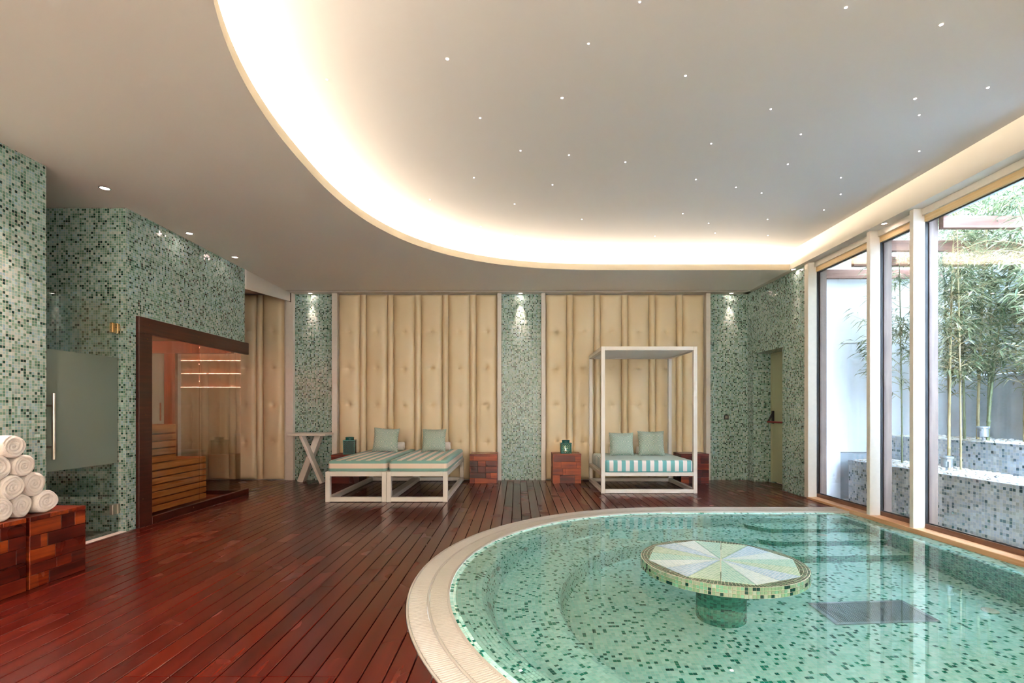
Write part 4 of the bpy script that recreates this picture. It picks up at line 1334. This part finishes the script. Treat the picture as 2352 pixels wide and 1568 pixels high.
def pillow_mesh(w=.42, h=.40, t=.075):
    m = MB(); n = 20
    for sgn in (1, -1):
        P = []; U = []
        for j in range(n + 1):
            for i in range(n + 1):
                u, v = 2 * i / n - 1, 2 * j / n - 1
                pin = 1 - .07 * ((1 - u * u) if True else 0)
                x = w / 2 * u * (1 - .07 * (1 - v * v)); y = h / 2 * v * (1 - .07 * (1 - u * u))
                z = sgn * t * (max(0, 1 - u ** 4) ** .6) * (max(0, 1 - v ** 4) ** .6)
                P.append((x, y, z)); U.append((u * .5 + .5, (v * .5 + .5)))
        b = len(m.v); m.v += P
        for j in range(n):
            for i in range(n):
                a = [j * (n + 1) + i, j * (n + 1) + i + 1, (j + 1) * (n + 1) + i + 1, (j + 1) * (n + 1) + i]
                if sgn < 0: a = a[::-1]
                m.f.append(tuple(b + k for k in a)); m.mi.append(0)
                m.uv[len(m.f) - 1] = [U[k] for k in a]
    return m.mesh('cushion', 'cushion', smooth=True, angle=180)
pm = pillow_mesh()
def cushion(loc, rx, rz, ry, label, sc=1.0):
    o = link('cushion', pm, None, loc)
    o.rotation_euler = (PI / 2 - rx, ry, rz)
    o.scale = (sc, sc, sc)
    return tag(o, label, 'cushion', 'diamond pattern cushions')

# ------------------------------------------------------------------ paired loungers
def lounger(x0, label):
    w, d, h = .83, 2.09, .4145
    t = thing('lounger', label, 'lounger', (x0, 6.81, 0), 0, 'paired white loungers')
    b = .062
    for x in (0, w - b):
        for y in (0, d - b):
            MB().box(x, x + b, y, y + b, 0, h).build('leg', 'white', t, bevel=.003)
    for y in (0, d - b):
        MB().box(b, w - b, y, y + b, h - b, h).build('top_rail', 'white', t, bevel=.003)
        MB().box(b, w - b, y, y + b, .006, b + .006).build('bottom_rail', 'white', t, bevel=.003)
    for x in (0, w - b):
        MB().box(x, x + b, b, d - b, h - b, h).build('top_rail', 'white', t, bevel=.003)
        MB().box(x, x + b, b, d - b, .006, b + .006).build('bottom_rail', 'white', t, bevel=.003)
    MB().box(b, w - b, b, d - b, h - .03, h - .012).build('base_board', 'white', t)
    mt = mattress(.80, 2.04, .155).build('mattress', ['bed_top', 'bed_side'], t, smooth=True, angle=60)
    mt.location = (.02, .03, h - .004)
    MB().tube([(.04, .012, .003), (.76, .012, .003)], .004, 6).build('piping', 'day_piping', mt)
    return t
lounger(-2.611, 'white framed lounger with striped mattress beside the X-leg table')
lounger(-1.779, 'white framed lounger with striped mattress beside the wooden cube')
zb = .4145 + .155
cushion((-2.17, 8.28, zb + .192), .22, 0.05, .05, 'diamond patterned cushion on the lounger near the X-leg table')
cushion((-1.38, 8.30, zb + .185), .24, -.02, .0, 'diamond patterned cushion on the lounger near the wooden cube', .96)
GT = 'rolled towels behind the cushions'
towel(1, (-1.92, 8.52, zb + .075), (0, 0, 0), 'rolled white towel behind the cushion on the lounger near the X-leg table', GT, .92)
towel(2, (-1.14, 8.52, zb + .075), (1, 0, 0), 'rolled white towel behind the cushion on the lounger near the wooden cube', GT, .92)

# ------------------------------------------------------------------ canopy daybed
db = thing('canopy_daybed', 'white canopy daybed with louvred roof and teal striped mattress', 'daybed', (1.263, 7.526, 0))
w, d, h, b = 1.446, 1.305, 2.21, .058
for x in (0, w - b):
    for y in (0, d - b):
        MB().box(x, x + b, y, y + b, 0, h).build('post', 'white', db, bevel=.003)
for zz, nm in ((0.004, 'bottom_rail'), (.262, 'seat_rail'), (h - b, 'roof_rail')):
    for y in (0, d - b): MB().box(b, w - b, y, y + b, zz, zz + b).build(nm, 'white', db, bevel=.003)
    for x in (0, w - b): MB().box(x, x + b, b, d - b, zz, zz + b).build(nm, 'white', db, bevel=.003)
MB().box(b, w - b, b, d - b, .29, .312).build('base_board', 'white', db)
for i in range(12):
    y = b + .055 + i * (d - 2 * b - .06) / 11.3
    s = MB(); s.obox((w / 2, y, h - .028), (w / 2 - b, 0, 0), (0, .040, .021), (0, -.003, .006)); s.build('louvre_slat', 'white', db)
mt = mattress(1.325, 1.30, .185, .03, 0, 1, 2).build('mattress', ['day_top', 'day_front', 'day_side'], db, smooth=True, angle=60)
mt.location = (.06, -.004, .314)
MB().tube([(.02, .0, .012), (1.305, .0, .012)], .007, 6).build('piping', 'day_piping', mt)
zd = .314 + .185
cushion((1.74, 8.36, zd + .187), .20, .02, 0, 'diamond patterned cushion at the post end of the canopy daybed', .98)
cushion((2.235, 8.36, zd + .20), .20, -.04, 0, 'diamond patterned cushion nearer the middle of the canopy daybed', 1.05)
towel(0, (1.95, 8.57, zd + .07), (0, 0, 0), 'rolled white towel behind the cushion at the post end of the daybed', GT, .85)
towel(3, (2.04, 8.57, zd + .07), (0, 0, PI), 'rolled white towel behind the middle cushion of the daybed', GT, .85)

# ------------------------------------------------------------------ lanterns
def lantern(loc, w, h, rz, label, lit=False):
    t = thing('lantern', label, 'lantern', loc, rz, 'teal ceramic lanterns')
    b = .016
    m = MB()
    for sx in (-1, 1):
        for sy in (-1, 1):
            cx, cy = sx * (w / 2 - b / 2), sy * (w / 2 - b / 2)
            m.box(cx - b / 2, cx + b / 2, cy - b / 2, cy + b / 2, 0, h)
    m.build('corner_post', 'lantern', t, bevel=.003)
    MB().box(-w / 2, w / 2, -w / 2, w / 2, 0, .02).build('base', 'lantern', t, bevel=.004)
    MB().box(-w / 2 - .003, w / 2 + .003, -w / 2 - .003, w / 2 + .003, h - .022, h).build('shoulder', 'lantern', t, bevel=.005)
    MB().lathe([(w * .36, h), (w * .36, h + .028), (w * .38, h + .032), (w * .38, h + .040), (w * .34, h + .044), (w * .32, h + .040), (w * .32, h + .002)], 28, cap1=True).build('neck', 'lantern', t, smooth=True, angle=40)
    e = w / 2 - .006
    for q in range(4):
        m = MB(); a = q * PI / 2
        ca, sa_ = math.cos(a), math.sin(a)
        def pt(u, z): return (ca * u + sa_ * e, sa_ * u - ca * e, z)
        u0, u1 = -w / 2 + b, w / 2 - b
        z0, z1 = .02, h - .022
        st = .036
        nrm = (sa_, -ca, 0)
        # diagonal lattice
        k = -int((z1 - z0) / st) - 1
        while k * st < (u1 - u0):
            for sg in (1, -1):
                ua, ub, za, zb_ = u0 + k * st, u0 + k * st + (z1 - z0), z0, z1
                # clip to panel width
                lo, hi = max(0, (u0 - ua)), min(z1 - z0, u1 - ua)
                if hi - lo > .006:
                    pa, pb_ = (ua + lo, z0 + lo), (ua + hi, z0 + hi)
                    if sg < 0: pa, pb_ = (u0 + u1 - pa[0], pa[1]), (u0 + u1 - pb_[0], pb_[1])
                    m.bar(pt(*pa), pt(*pb_), .009, .010, up=nrm)
            k += 1
        z = z0 + st / 2
        while z < z1:
            m.bar(pt(u0, z), pt(u1, z), .009, .010, up=nrm); z += st
        m.build('pierced_panel', 'lantern', t)
    MB().box(-w / 2 + .02, w / 2 - .02, -w / 2 + .02, w / 2 - .02, .02, .022).build('inner_floor', 'lantern_dark', t)
    m = MB()
    if lit:
        m.lathe([(.022, .022), (.022, .05)], 14); m.build('candle', 'towel', t)
        MB().lathe([(.002, .05), (.007, .062), (.004, .078), (.001, .086)], 10).build('flame', 'candle', t, smooth=True)
        ld = bpy.data.lights.new('candle_glow', 'POINT'); ld.energy = 0.5; ld.color = (1, .6, .3); ld.shadow_soft_size = .01
        lo = bpy.data.objects.new('candle_glow', ld); C.objects.link(lo); lo.parent = t; lo.location = (0, 0, .10)
    else:
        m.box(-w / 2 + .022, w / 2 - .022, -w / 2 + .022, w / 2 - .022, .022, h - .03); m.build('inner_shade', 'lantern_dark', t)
    return t
lantern((-2.91, 8.70, .49), .195, .25, .18, 'tall unlit teal pierced ceramic lantern behind the loungers')
lantern((.845, 8.72, .505), .185, .185, 0.0, 'small teal pierced ceramic lantern with a burning candle', True)

# wall switch on the corner mosaic column
t = thing('wall_outlet', 'small dark square outlet on the corner mosaic column', 'outlet', (3.765, YB - .005, 1.125))
MB().box(-.04, .04, -.008, 0, -.04, .04).build('plate', 'gasket', t, bevel=.003)
MB().box(-.025, .025, -.012, -.008, -.025, .025).build('socket', 'steel', t, bevel=.002)
